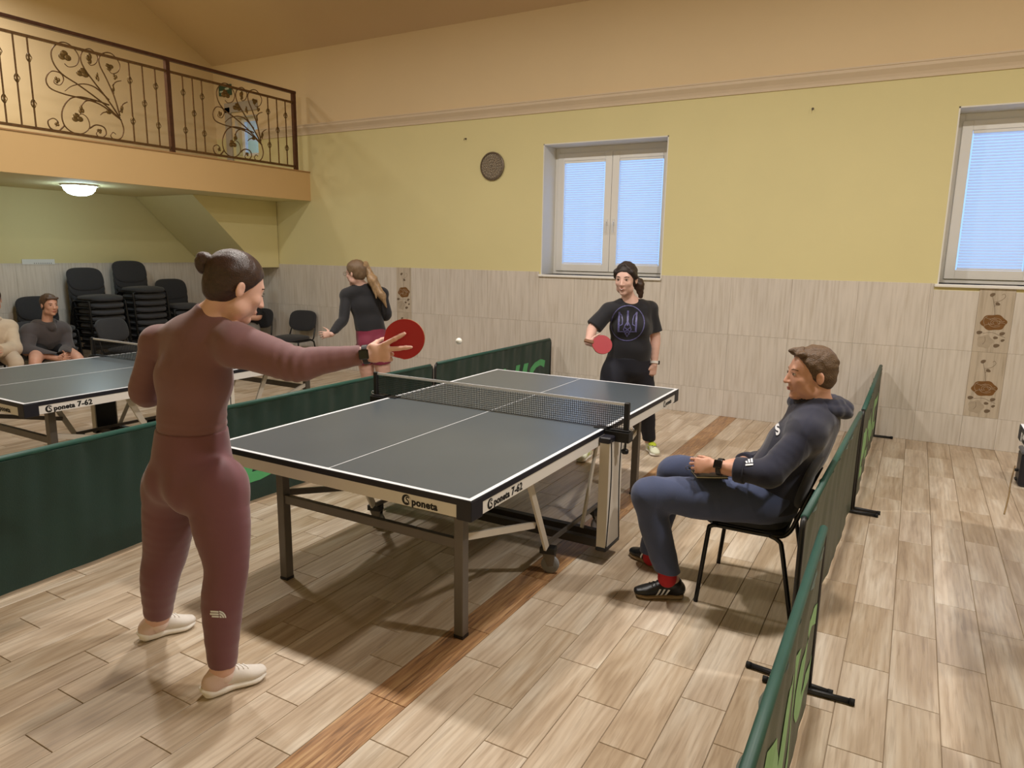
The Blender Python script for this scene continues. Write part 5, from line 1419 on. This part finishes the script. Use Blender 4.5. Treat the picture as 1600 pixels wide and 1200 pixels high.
put(sdf_mesh('body', body, 0.006, -0.002, (), HS), 'body', SKIN3, P2)
M_TEE = mat('black_cotton', (21, 21, 29), 0.85, var=0.10, scale=8, bump=0.1, bscale=400, sheen=0.15)
cutl, cutr = lsh + (lel - lsh) * 0.80, rsh + (rel - rsh) * 0.92
tee = [E(pel + UP * 0.02, waist, (0.178, 0.128), (0.164, 0.122), sp, 0.04)] + torso[1:] + bust + [C(lsh, cutl + nrm(lel - lsh) * 0.015, 0.058, 0.062, 0.03), C(rsh, cutr + nrm(rel - rsh) * 0.015, 0.058, 0.062, 0.03)]
tee_me = sdf_mesh('t_shirt', tee, 0.006, 0.007, [(cutl, lel - lsh, 0.12), (cutr, rel - rsh, 0.12), (pel + UP * 0.055, -UP), (neck + UP * 0.006 - FW * 0.05, nrm(UP - FW * 0.9), 0.10), (neck + UP * 0.02, UP, 0.12)], (), folds(21, 0.0035, 24))
bvT = sheet(tee_me); put(tee_me, 't_shirt', M_TEE, P2)
pants = torso[:1] + LT + LK + RTg + RK
put(sdf_mesh('trousers', pants, 0.007, 0.012, [(lan + UP * 0.01, -UP, 0.12), (ran + UP * 0.01, -UP, 0.12), (pel + UP * 0.09, UP)], (), folds(22, 0.004, 22)), 'trousers', mat('dark_navy_denim', (25, 27, 40), 0.8, var=0.12, scale=8, bump=0.1, bscale=300), P2)
# emblem: trident in a ring
q = 5.62 / FPX; vd = nrm(at(979, 504, 5.6) - CAM_LOC); o_ = at(980.5, 505, 5.6)
ring = [(26 * math.cos(t) * q, 27.5 * math.sin(t) * q) for t in [2 * math.pi * k / 40 for k in range(41)]]
pol = stroke(ring, 1.4 * q)
def sc2(L, k=1.0): return [(a * q, b * q) for a, b in L]
tri = [[(0, 19), (0, 3), (0, -3)], [(-13.5, 17), (-13.5, 5), (-13.5, -13)], [(13.5, 17), (13.5, 5), (13.5, -13)], [(-13.5, 17), (-9.5, 12), (-8, 5), (-8, -2), (-12, -4)], [(13.5, 17), (9.5, 12), (8, 5), (8, -2), (12, -4)],
       [(0, 3), (-4, -4), (-6, -10), (-2, -17), (0, -21), (2, -17), (6, -10), (4, -4), (0, 3)], [(-13.5, -13), (-6, -13)], [(13.5, -13), (6, -13)], [(-5, -6), (5, -14)], [(5, -6), (-5, -14)], [(-3.5, -17), (0, -13), (3.5, -17)]]
M_EMB = mat('violet_silver_print', (92, 90, 140), 0.5, var=0.45, scale=60)
decal(bvT, pol, o_, RT, UP, vd, 0.003).build('emblem_ring', M_EMB, P2, world=True)
pol = []
for t in tri: pol += stroke(sc2(t), (2.8 if len(t) == 3 and t[0][1] > 15 else 1.3) * q)
decal(bvT, pol, o_, RT, UP, vd, 0.0035).build('trident_emblem', M_EMB, P2, world=True)
hp, hcut = hair_cap(fr, 0.006, (0.80, 0.60), -0.030, True, (), True)
put(sdf_mesh('hair', hp, 0.006, 0, hcut, (), folds(23, 0.002, 120)), 'hair', mat('hair_black_brown', (40, 29, 26), 0.55, var=0.3, scale=60, bump=0.4, bscale=160), P2)
tl = at(998, 444, 5.72)
put(sdf_mesh('ponytail', [C(fr[0](0, -0.08, 0.02), tl, 0.03, 0.042, 0.02), C(tl, at(1001, 462, 5.74), 0.042, 0.022, 0.02)], 0.006, 0, (), (), folds(24, 0.003, 130)), 'ponytail', mat('hair_dark_ponytail', (58, 40, 30), 0.45, var=0.35, scale=50), P2)
face_parts(P2, fr, BROW, LIPS)
pp = fr[0]
m = MB(); m.tube([pp(-0.014, 0.102, -0.0625), pp(0, 0.1035, -0.0665), pp(0.014, 0.102, -0.0625)], [0.0015, 0.0032, 0.0015], 6); m.build('teeth', mat('teeth', (232, 226, 214), 0.3), P2, True, world=True)
watch(P2, lwr - UP * 0.0 + nrm(lel - lwr) * 0.02, nrm(lwr - lel), 0.032, 0.020, RT, mat('watch_glass', (14, 15, 18)), mat('white_strap', (226, 222, 218), 0.5), 0.016)
M_SHOE2 = mat('white_yellow_shoe', (222, 224, 200), 0.6, var=0.05)
M_LIME = mat('lime_yellow', (206, 222, 62), 0.6, var=0.08)
for hl, to, ank in ((heelL, toeL, lan), (heelR, toeR, ran)):
    shoe(P2, hl, to, ('shoe', 'sole'), M_SHOE2, M_SOLE1, 0.006, lace_m=M_BLACK, stripe_m=M_LIME, ankle=ank)
    put(sdf_mesh('shoe_tongue', [O(hl + nrm(to - hl) * 0.11 + UP * 0.075, (0.034, 0.05, 0.022), [side(nrm(to - hl)), nrm(to - hl), UP], 0.01)], 0.006, 0), 'shoe_tongue', M_LIME, P2)
bc = at(940.5, 538.5, 5.36)
bat('red bat held by the player in the black T-shirt', bc, nrm(RT * 0.95 - UP * 0.22), nrm(-FW * 0.9 + UP * 0.42 - RT * 0.1), mat('dark_red_rubber', (158, 22, 36), 0.45, var=0.04), 0.06)

# ------------------------------------------------------------------ 3. seated man in the navy hoodie (faces -x)
fm = nrm((-1, 0.03, 0)); sm = side(fm)
pel, waist, chest, uch = at(1206, 777, 3.45), at(1218, 739, 3.41), at(1245, 699, 3.38), at(1270, 662, 3.36)
neck, hc = at(1272, 626, 3.34), at(1268, 583, 3.28)
lsh, lel, lwr = at(1262, 678, 3.19), at(1198, 741, 3.15), at(1116, 728, 3.29)          # near arm
rsh, rel, rwr = at(1266, 664, 3.55), at(1195, 722, 3.66), at(1136, 728, 3.42)
lhip, lkn, lan = at(1190, 784, 3.34), at(1012, 774, 3.42), at(1043, 893, 3.49)
rhip, rkn, ran = at(1196, 772, 3.59), at(1052, 736, 3.74), at(1018, 862, 3.90)
P3 = person('man in navy hoodie and blue trousers seated beside the table', (float(pel[0]), float(pel[1]), 0.0))
torso = [E(pel, waist, (0.185, 0.125), (0.175, 0.125), sm, 0.04), E(waist, chest, (0.175, 0.125), (0.185, 0.128), sm, 0.04), E(chest, uch, (0.185, 0.128), (0.175, 0.105), sm, 0.04),
         C(neck - UP * 0.05, lsh, 0.075, 0.070, 0.07), C(neck - UP * 0.05, rsh, 0.075, 0.070, 0.07), C(uch, neck, 0.08, 0.06, 0.05)]
LU, LF = arm(lsh, lel, lwr, (0.066, 0.050, 0.044, 0.031)); RU, RF = arm(rsh, rel, rwr, (0.062, 0.052, 0.047, 0.032))
LT, LK = leg(lhip, lkn, lan, -fm, (0.095, 0.085, 0.066, 0.060, 0.042)); RTg, RK = leg(rhip, rkn, ran, -fm, (0.095, 0.085, 0.066, 0.060, 0.042))
HP, HS, fr = head_prims(hc, nrm(-RT * 0.97 + FW * 0.02 - UP * 0.03), nrm(UP + RT * 0.05), 1.07, True, 1.2)
neckp = [C(neck - UP * 0.03, fr[0](0, -0.03, -0.06), 0.062, 0.060, 0.03)]
lhand = hand(lwr, nrm(-RT - UP * 0.02 + FW * 0.10), nrm(UP * 0.9 + FW * 0.3), nrm(FW - UP * 0.2), (1.15, 1.2, 1.25, 1.25), 1.05, 2.6, (0.03, 0.0, -0.03, -0.06))
rhand = hand(rwr, nrm(-RT * 0.9 - UP * 0.1 + FW * 0.3), nrm(UP - FW * 0.6), nrm(-UP - FW * 0.3), (1.1, 1.2, 1.2, 1.2), 1.0, 2.4, (0.03, 0.0, -0.03, -0.06))
heelL, toeL = on(2, 0, 1074, 934), on(2, 0, 980, 931); heelR, toeR = on(2, 0, 1040, 893), on(2, 0, 979, 862)
toeL = heelL + nrm(toeL - heelL) * 0.29; toeR = heelR + nrm(toeR - heelR) * 0.29
body = torso + LU + LF + RU + RF + LT + LK + RTg + RK + neckp + HP + lhand + rhand + feet_prims(lan, heelL, toeL) + feet_prims(ran, heelR, toeR)
put(sdf_mesh('body', body, 0.005, -0.002, (), HS), 'body', SKIN2, P3)
M_HOOD = mat('navy_fleece', (27, 30, 52), 0.9, var=0.10, scale=10, bump=0.15, bscale=400, sheen=0.25)
cuffL, cuffR = lel + (lwr - lel) * 0.57, rel + (rwr - rel) * 0.57
hoodie = torso + LU + RU + [C(lel, cuffL + nrm(lwr - lel) * 0.01, 0.054, 0.045, 0.03), C(rel, cuffR + nrm(rwr - rel) * 0.01, 0.054, 0.045, 0.03)]
hr0 = at(1279, 628, 3.34)
def ring_(rr, rf, dz, tr, back):
    pts = [hr0 + RT * (rr * math.cos(t) + 0.0) + FW * rf * math.sin(t) + UP * (dz + back * math.cos(t)) for t in [2 * math.pi * k / 16 for k in range(17)]]
    return [C(a, b, tr, tr, 0.006) for a, b in zip(pts, pts[1:])]
hood = ring_(0.092, 0.094, 0.008, 0.022, -0.004) + ring_(0.108, 0.116, -0.018, 0.026, -0.008) + [O(hr0 + RT * 0.095 - UP * 0.035, (0.055, 0.105, 0.034), [nrm(RT - UP * 0.35), FW, nrm(UP + RT * 0.35)], 0.02), O(hr0 + RT * 0.115 - UP * 0.012, (0.035, 0.085, 0.026), [nrm(RT - UP * 0.35), FW, nrm(UP + RT * 0.35)], 0.006)]
def fold3(V):
    return folds(31, 0.0075, 24, nrm(fm + UP), 0.4, True)(V) + folds(32, 0.0020, 42)(V)
hd_me = sdf_mesh('hoodie', hoodie, 0.006, 0.014, [(cuffL, lwr - lel, 0.11), (cuffR, rwr - rel, 0.11), (pel - UP * 0.04, -UP), (neck + UP * 0.005, UP, 0.10)], (), fold3)
bvH = sheet(hd_me); H3 = put(hd_me, 'hoodie', M_HOOD, P3)
put(sdf_mesh('hood', hood, 0.006, 0.004, (), (), folds(33, 0.002, 36)), 'hood', M_HOOD, P3)
for cf, d in ((cuffL, lwr - lel), (cuffR, rwr - rel)):
    put(sdf_mesh('cuff', [C(cf - nrm(d) * 0.04, cf - nrm(d) * 0.002, 0.053, 0.050, 0.01)], 0.006, 0.009, [(cf + nrm(d) * 0.004, d), (cf - nrm(d) * 0.045, -d)]), 'cuff', M_HOOD, P3)
trs = torso[:1] + [C(p_[1], p_[2], p_[3], p_[4], 0.03) for p_ in LT + RTg] + [C(lkn, lan, 0.072, 0.060, 0.03), C(rkn, ran, 0.072, 0.060, 0.03)]
def fold4(V): return folds(34, 0.006, 26, None, 3, True)(V) + folds(35, 0.0018, 45)(V)
tr_me = sdf_mesh('trousers', trs, 0.006, 0.010, [(lan + UP * 0.0, -UP, 0.12), (ran + UP * 0.0, -UP, 0.12), (pel + UP * 0.13 + RT * 0.08, UP, 0.16)], (), fold4)
put(tr_me, 'trousers', mat('steel_blue_fleece', (66, 76, 108), 0.9, var=0.08, scale=10, bump=0.12, bscale=400, sheen=0.2), P3)
# lettering on the chest and the sleeve badge
def txt_polys(t, size, bold=0.0, al='c'):
    V, Fc = text_geo(t, size, bold); V = V.copy(); V[:, 0] -= V[:, 0].mean() if al == 'c' else V[:, 0].min()
    return [[tuple(V[k]) for k in f] for f in Fc]
e = 3.2 / FPX; vd = nrm(at(1211, 670, 3.2) - CAM_LOC)
decal(bvH, txt_polys('S', 0.072, 0.003), at(1217, 679, 3.2), nrm(RT * 0.8 + UP * 0.6) * 0.7, nrm(UP * 0.95 - RT * 0.2) * 0.95, vd, 0.004).build('chest_letter', M_LINE, P3, world=True)
vd = nrm(at(1171, 722, 3.1) - CAM_LOC)
bars = [[(-5 + 4 * k, -2), (-2.2 + 4 * k, -2), (-2.2 + 4 * k - 1.2, 1.5 + 2.6 * k), (-5 + 4 * k - 1.2, 1.0 + 2.6 * k)] for k in range(3)] + [[(-6, -6), (6, -6), (6, -3.6), (-6, -3.6)]]
decal(bvH, [[(a * e, b * e) for a, b in q_] for q_ in bars], at(1171, 722, 3.1), nrm(RT + UP * 0.1), nrm(UP - RT * 0.1), vd, 0.004).build('sleeve_badge', M_LINE, P3, world=True)
# short hair
hp, hcut = hair_cap(fr, 0.006, (0.86, 0.5), -0.022, True)
p = fr[0]
fringe = [E(p(-0.045, 0.062, 0.088), p(0.045, 0.062, 0.088), (0.014, 0.026), (0.014, 0.026), UP, 0.02), C(p(0, 0.05, 0.102), p(0, 0.098, 0.100), 0.018, 0.010, 0.02)]
put(sdf_mesh('hair', hp, 0.005, 0, hcut, (), folds(36, 0.0022, 150)), 'hair', HAIR_BR, P3)
put(sdf_mesh('hair_fringe', fringe, 0.005, 0, (), (), folds(37, 0.0025, 140)), 'hair_fringe', HAIR_BR, P3)
face_parts(P3, fr, mat('eyebrow_brown', (120, 88, 66), 0.7), mat('lips_male', (176, 108, 94), 0.5))
watch(P3, lwr + nrm(lel - lwr) * 0.03, nrm(lwr - lel), 0.038, 0.022, nrm(-FW + UP * 0.5), mat('watch_glass', (14, 15, 18)), M_BLACK, 0.02)
M_SHOE3 = mat('black_leather', (20, 22, 27), 0.35, var=0.15, scale=40, bump=0.15, bscale=200)
M_GUM = mat('gum_sole', (150, 128, 100), 0.6, var=0.08)
for hl, to, ank in ((heelL, toeL, lan), (heelR, toeR, ran)):
    shoe(P3, hl, to, ('shoe', 'sole'), M_SHOE3, M_GUM, 0.005, lace_m=M_BLACK, stripe_m=M_LINE, ankle=ank, sc=1.05)
    put(sdf_mesh('sock', [C(ank - UP * 0.035, ank + UP * 0.01, 0.045, 0.044, 0.01)], 0.006, 0.002), 'sock', mat('red_sock', (176, 36, 44), 0.9, var=0.06), P3)
# black wallet-like notebook in his lap
nb = at(1108, 743, 3.34)
r = thing('notebook', 'black notebook resting on the lap of the seated man', 'notebook', nb)
n_ = nrm(UP + RT * 0.05); 
for nm, mm, z0, z1, g_ in (('cover', mat('black_cover', (26, 26, 30), 0.5, var=0.06), 0.0, 0.004, 0.0), ('pages', mat('page_edge', (196, 186, 170), 0.8), 0.004, 0.011, 0.003), ('cover', mat('black_cover', (26, 26, 30)), 0.011, 0.015, 0.0)):
    m = MB(); m.hexa([nb + RT * x * (0.075 - g_) + FW * y * (0.055 - g_) + n_ * z for z in (z0, z1) for x, y in ((-1, -1), (1, -1), (1, 1), (-1, 1))]); m.build(nm, mm, r, world=True)
kq = at(1081, 731, 3.36)
r = thing('key_fob', 'small dark key fob beside the hands of the seated man', 'key fob', kq)
m = MB(); m.ball(kq, (0.016, 0.010, 0.008), 12, 8, (tuple(RT), tuple(FW), tuple(UP))); m.build('fob', M_BLACK, r, True, world=True)
MB().tube([kq - RT * 0.02 + (RT * math.cos(t) + UP * math.sin(t)) * 0.010 for t in [2 * math.pi * k / 12 for k in range(12)]], 0.0015, 5, closed=True).build('ring', M_STEEL, r, True, world=True)

# ------------------------------------------------------------------ 4. girl with the ponytail beyond the left table
pel, waist, chest, uch = at(582, 531, 7.50), at(577, 505, 7.46), at(571, 476, 7.42), at(568, 456, 7.38)
neck, hc = at(563, 445, 7.34), at(556, 426, 7.28)
fb = nrm(FW * 0.92 - RT * 0.35); sb = side(fb)
lsh, lel, lwr = at(541, 461, 7.34), at(537, 499, 7.28), at(518, 522, 7.10)
rsh, rel, rwr = at(597, 459, 7.44), at(604, 492, 7.50), at(588, 500, 7.85)
lhip, rhip = at(570, 545, 7.55), at(594, 545, 7.52)
lkn, rkn = lhip + np.array([-0.02, 0.06, -0.38]), rhip + np.array([0.02, 0.04, -0.38])
lan, ran = np.array([lkn[0] - 0.03, lkn[1] - 0.06, 0.09]), np.array([rkn[0] + 0.03, rkn[1] - 0.06, 0.09])
P4 = person('girl with long ponytail, black top and maroon shorts beyond the left table', (float(pel[0]), float(pel[1]), 0.0))
torso = [E(pel, waist, (0.165, 0.125), (0.140, 0.100), sb, 0.04), E(waist, chest, (0.140, 0.100), (0.155, 0.110), sb, 0.04), E(chest, uch, (0.155, 0.110), (0.165, 0.085), sb, 0.04),
         C(neck - UP * 0.03, lsh, 0.052, 0.056, 0.05), C(neck - UP * 0.03, rsh, 0.052, 0.056, 0.05), C(uch, neck, 0.07, 0.05, 0.04)]
glut = [O(pel - fb * 0.06 + sb * e_ * 0.07 - UP * 0.04, (0.09, 0.08, 0.095), [sb, fb, UP], 0.035) for e_ in (-1, 1)]
LU, LF = arm(lsh, lel, lwr, (0.054, 0.048, 0.044, 0.030)); RU, RF = arm(rsh, rel, rwr, (0.054, 0.048, 0.044, 0.030))
LT, LK = leg(lhip, lkn, lan, -fb, (0.098, 0.086, 0.060, 0.058, 0.040)); RTg, RK = leg(rhip, rkn, ran, -fb, (0.098, 0.086, 0.060, 0.058, 0.040))
HP, HS, fr = head_prims(hc, nrm(-RT * 0.86 + FW * 0.45 - UP * 0.12), UP, 1.06)
neckp = [C(neck - UP * 0.02, fr[0](0, -0.03, -0.06), 0.050, 0.048, 0.03)]
lhand = hand(lwr, nrm(-RT - UP * 0.1), nrm(UP + FW * 0.3), nrm(FW), (0.3, 0.4, 0.5, 0.5), 1.0, 0.4)
rhand = hand(rwr, nrm(FW), UP, -RT, (0.6, 0.6, 0.6, 0.6), 1.0)
hl_, hr_ = lan - UP * 0.09 - fb * 0.05, ran - UP * 0.09 - fb * 0.05; tl_, tr_ = hl_ + fb * 0.25, hr_ + fb * 0.25
body = torso + glut + LU + LF + RU + RF + LT + LK + RTg + RK + neckp + HP + lhand + rhand + feet_prims(lan, hl_, tl_) + feet_prims(ran, hr_, tr_)
put(sdf_mesh('body', body, 0.0075, -0.002, (), HS), 'body', SKIN3, P4)
put(sdf_mesh('top', torso + LU + LF + RU + RF, 0.0075, 0.006, [(lwr, lwr - lel, 0.09), (rwr, rwr - rel, 0.09), (pel + UP * 0.10, -UP), (neck + UP * 0.015, UP, 0.14)], (), folds(41, 0.002, 40)), 'long_sleeved_top', mat('black_jersey', (28, 28, 34), 0.8, var=0.08, sheen=0.2), P4)
put(sdf_mesh('shorts', torso[:1] + glut + [C(lhip, lhip + (lkn - lhip) * 0.45, 0.100, 0.092, 0.02), C(rhip, rhip + (rkn - rhip) * 0.45, 0.100, 0.092, 0.02)], 0.0075, 0.007, [(lhip + (lkn - lhip) * 0.42, lkn - lhip, 0.14), (rhip + (rkn - rhip) * 0.42, rkn - rhip, 0.14), (waist + UP * 0.0, UP)], (), folds(42, 0.002, 30)), 'shorts', mat('maroon_shorts', (122, 28, 58), 0.7, var=0.06, sheen=0.2), P4)
hp, hcut = hair_cap(fr, 0.010, (0.80, 0.60), -0.022)
put(sdf_mesh('hair', hp, 0.007, 0, hcut, (), folds(43, 0.002, 110)), 'hair', HAIR_BL, P4)
tb = at(571, 414, 7.32)
put(sdf_mesh('ponytail', [C(fr[0](0, -0.085, 0.05), tb, 0.035, 0.03, 0.02), C(tb, at(582, 438, 7.28), 0.032, 0.050, 0.03), C(at(582, 438, 7.28), at(597, 462, 7.28), 0.050, 0.036, 0.03), C(at(597, 462, 7.28), at(604, 480, 7.30), 0.034, 0.008, 0.03), C(at(582, 440, 7.28), at(588, 466, 7.27), 0.03, 0.007, 0.02)], 0.007, 0, (), (), folds(44, 0.004, 70, (0.6, 0.3, 0), 1)), 'ponytail', mat('hair_blond_ends', (150, 122, 90), 0.45, var=0.35, scale=40), P4)
m = MB(); m.lathe([(0.034, -0.010), (0.038, 0.0), (0.034, 0.010)], tb - RT * 0.012, nrm(RT - UP * 0.2), 14); m.build('hair_tie', M_BLACK, P4, True, world=True)
face_parts(P4, fr, BROW, LIPS)
m = MB(); p = fr[0]
for e_ in (-1, 1):
    m.tube([p(e_ * 0.033 + 0.024 * math.cos(t), 0.112, 0.0 + 0.019 * math.sin(t)) for t in [2 * math.pi * k / 16 for k in range(16)]], 0.0016, 5, closed=True); m.tube([p(e_ * 0.057, 0.112, 0.004), p(e_ * 0.078, 0.0, 0.004)], 0.0016, 5)
m.tube([p(-0.009, 0.112, 0.002), p(0, 0.114, 0.005), p(0.009, 0.112, 0.002)], 0.0016, 5); m.build('glasses', mat('thin_gold', (120, 96, 70), 0.35, 0.7), P4, True, world=True)
for hl, to, ank in ((hl_, tl_, lan), (hr_, tr_, ran)): shoe(P4, hl, to, ('shoe', 'sole'), M_SHOE3, M_SOLE1, 0.008, ankle=ank)

# ------------------------------------------------------------------ 5.-7. people sitting on the chairs along the walls
def sitter(label, hip, f, hcp, hface, shl, shr, ell_, elr, wl, wr_, kl, kr, top_m, pant_m, skin, hair_m, h=0.009, shorts=False, hooded=True, toes=0.26, short_sleeve=False, brow=BROW):
    f = nrm(f); s = side(f)
    hip, hcp, shl, shr, ell_, elr, wl, wr_, kl, kr = (np.asarray(x, float) for x in (hip, hcp, shl, shr, ell_, elr, wl, wr_, kl, kr))
    R_ = person(label, (float(hip[0]), float(hip[1]), 0.0))
    mid = (shl + shr) / 2; nk = mid + UP * 0.055; wa = hip * 0.6 + mid * 0.4; ch = hip * 0.25 + mid * 0.75
    torso = [E(hip, wa, (0.175, 0.125), (0.165, 0.125), s, 0.04), E(wa, ch, (0.165, 0.125), (0.185, 0.125), s, 0.04), E(ch, mid, (0.185, 0.125), (0.170, 0.090), s, 0.04), C(nk - UP * 0.03, shl, 0.058, 0.064, 0.05), C(nk - UP * 0.03, shr, 0.058, 0.064, 0.05)]
    LU, LF = arm(shl, ell_, wl, (0.060, 0.052, 0.046, 0.032)); RU, RF = arm(shr, elr, wr_, (0.060, 0.052, 0.046, 0.032))
    hl, hr = hip - s * 0.09 - UP * 0.02, hip + s * 0.09 - UP * 0.02
    al, ar = np.array([kl[0], kl[1], 0.09]) - f * 0.04, np.array([kr[0], kr[1], 0.09]) - f * 0.04
    LT, LK = leg(hl, kl, al, -f, (0.090, 0.082, 0.062, 0.058, 0.040)); RT_, RK_ = leg(hr, kr, ar, -f, (0.090, 0.082, 0.062, 0.058, 0.040))
    HP, HS, fr = head_prims(hcp, hface, UP, 1.03, True)
    np_ = [C(nk - UP * 0.03, fr[0](0, -0.03, -0.06), 0.056, 0.056, 0.03)]
    lh = hand(wl, nrm(wl - ell_ + f * 0.1), nrm(UP + f * 0.2), nrm(s), (0.6, 0.7, 0.7, 0.7), 1.0); rh = hand(wr_, nrm(wr_ - elr + f * 0.1), nrm(UP + f * 0.2), nrm(-s), (0.6, 0.7, 0.7, 0.7), 1.0)
    hll, hrl = al - UP * 0.09 - f * 0.05, ar - UP * 0.09 - f * 0.05
    put(sdf_mesh('body', torso + LU + LF + RU + RF + LT + LK + RT_ + RK_ + np_ + HP + lh + rh + feet_prims(al, hll, hll + f * toes) + feet_prims(ar, hrl, hrl + f * toes), h, -0.002, (), HS), 'body', skin, R_)
    sd = int(abs(hip[1]) * 100) + 3
    cl, cr = (ell_, elr) if short_sleeve else (wl, wr_)
    sl = torso + LU + RU + ([] if short_sleeve else [C(ell_, wl, 0.058, 0.046, 0.03), C(elr, wr_, 0.058, 0.046, 0.03)])
    put(sdf_mesh('top', sl, h, 0.026 if hooded else 0.013, [(cl, cl - (shl if short_sleeve else ell_), 0.09), (cr, cr - (shr if short_sleeve else elr), 0.09), (hip - UP * 0.05, -UP), (nk + UP * 0.02, UP, 0.11)], (), folds(sd, 0.006, 26, None, 3, True)), 'hoodie' if hooded else 'top', top_m, R_)
    if hooded:
        nk = nk + UP * 0.02; put(sdf_mesh('hood', [E(nk - s * 0.09 - f * 0.03, nk + s * 0.09 - f * 0.03, (0.05, 0.05), (0.05, 0.05), UP, 0.04), C(nk - s * 0.095 - f * 0.02, nk + f * 0.10 - UP * 0.03, 0.046, 0.042, 0.03), C(nk + s * 0.095 - f * 0.02, nk + f * 0.10 - UP * 0.03, 0.046, 0.042, 0.03), O(nk - f * 0.08 - UP * 0.03, (0.10, 0.07, 0.06), [s, f, UP], 0.03)], h, 0.004, (), (), folds(sd + 1, 0.003, 30)), 'hood', top_m, R_)
    if shorts:
        pr = torso[:1] + [C(hl, hl + (kl - hl) * 0.6, 0.092, 0.082, 0.03), C(hr, hr + (kr - hr) * 0.6, 0.092, 0.082, 0.03)]; cu = [(hl + (kl - hl) * 0.62, kl - hl, 0.15), (hr + (kr - hr) * 0.62, kr - hr, 0.15)]
    else:
        pr = torso[:1] + LT + LK + RT_ + RK_; cu = [(al + UP * 0.01, -UP, 0.12), (ar + UP * 0.01, -UP, 0.12)]
    put(sdf_mesh('trousers', pr, h, 0.012, cu + [(wa, UP)], (), folds(sd + 2, 0.004, 22)), 'shorts' if shorts else 'trousers', pant_m, R_)
    hp, hc_ = hair_cap(fr, 0.008, (0.86, 0.5), -0.024)
    p = fr[0]
    put(sdf_mesh('hair', hp, h, 0, hc_, (), folds(sd + 3, 0.003, 90)), 'hair', hair_m, R_)
    put(sdf_mesh('hair_fringe', [E(p(-0.05, 0.070, 0.075), p(0.05, 0.070, 0.075), (0.016, 0.022), (0.016, 0.022), UP, 0.02)], h, 0, (), (), folds(sd + 4, 0.003, 90)), 'hair_fringe', hair_m, R_)
    face_parts(R_, fr, brow, mat('lips_male', (176, 108, 94), 0.5))
    for q_ in (hll, hrl): shoe(R_, q_, q_ + f * toes, ('shoe', 'sole'), M_SHOE3, M_SOLE1, h, ankle=q_ + UP * 0.1 + f * 0.05)
    return R_
X_ = lambda x, u, v: on(0, x, u, v)
HAIR_LB = mat('hair_light_brown', (84, 62, 46), 0.5, var=0.3, scale=60, bump=0.3, bscale=150)
fB = (1, 0.06, 0)
sitter('boy in dark grey hoodie sitting with clasped hands by the wall', (-6.66, 0.87, 0.56), fB, X_(-6.46, 77, 476), nrm(RT * 0.86 - FW * 0.5 - UP * 0.04),
       X_(-6.54, 98, 515), X_(-6.54, 46, 518), X_(-6.44, 105, 545), X_(-6.44, 42, 549), X_(-6.20, 101, 556), X_(-6.20, 89, 560), X_(-6.16, 122, 561), X_(-6.16, 55, 565),
       mat('dark_grey_fleece', (74, 68, 70), 0.9, var=0.08, scale=10, sheen=0.2), mat('black_shorts', (24, 24, 28), 0.8), SKIN2, HAIR_LB, 0.008, True)
sitter('person in beige hoodie and beige trousers cut by the left edge', (-6.66, 0.30, 0.56), fB, X_(-6.50, -12, 468), nrm(RT * 0.7 - FW * 0.7),
       X_(-6.60, 14, 512), X_(-6.60, -48, 514), X_(-6.40, 22, 545), X_(-6.40, -50, 548), X_(-6.18, -5, 548), X_(-6.2, -18, 552), X_(-6.12, 24, 566), X_(-6.12, -35, 568),
       mat('beige_fleece', (206, 186, 162), 0.9, var=0.06, scale=10, sheen=0.2), mat('beige_trousers', (196, 178, 158), 0.9, var=0.06), SKIN2, HAIR_DK, 0.010)
f7 = nrm((0.315, -0.95, 0)); s7 = side(f7); h7 = np.array([-6.36, 3.50, 0.56])
sitter('person in black top and grey trousers seated behind the maroon player', h7, f7, h7 + UP * 0.66 + f7 * 0.10, nrm(f7 - UP * 0.2),
       h7 + UP * 0.42 - s7 * 0.17 + f7 * 0.04, h7 + UP * 0.42 + s7 * 0.17 + f7 * 0.04, h7 + UP * 0.18 - s7 * 0.26 + f7 * 0.10, h7 + UP * 0.18 + s7 * 0.26 + f7 * 0.10, h7 + UP * 0.16 - s7 * 0.06 + f7 * 0.28, h7 + UP * 0.17 + s7 * 0.06 + f7 * 0.27,
       h7 + f7 * 0.46 - s7 * 0.10 - UP * 0.03, h7 + f7 * 0.46 + s7 * 0.10 - UP * 0.03, mat('black_top', (26, 26, 30), 0.85), mat('light_grey_trousers', (150, 146, 144), 0.9, var=0.06), SKIN2, HAIR_DK, 0.011, False, False, short_sleeve=True)
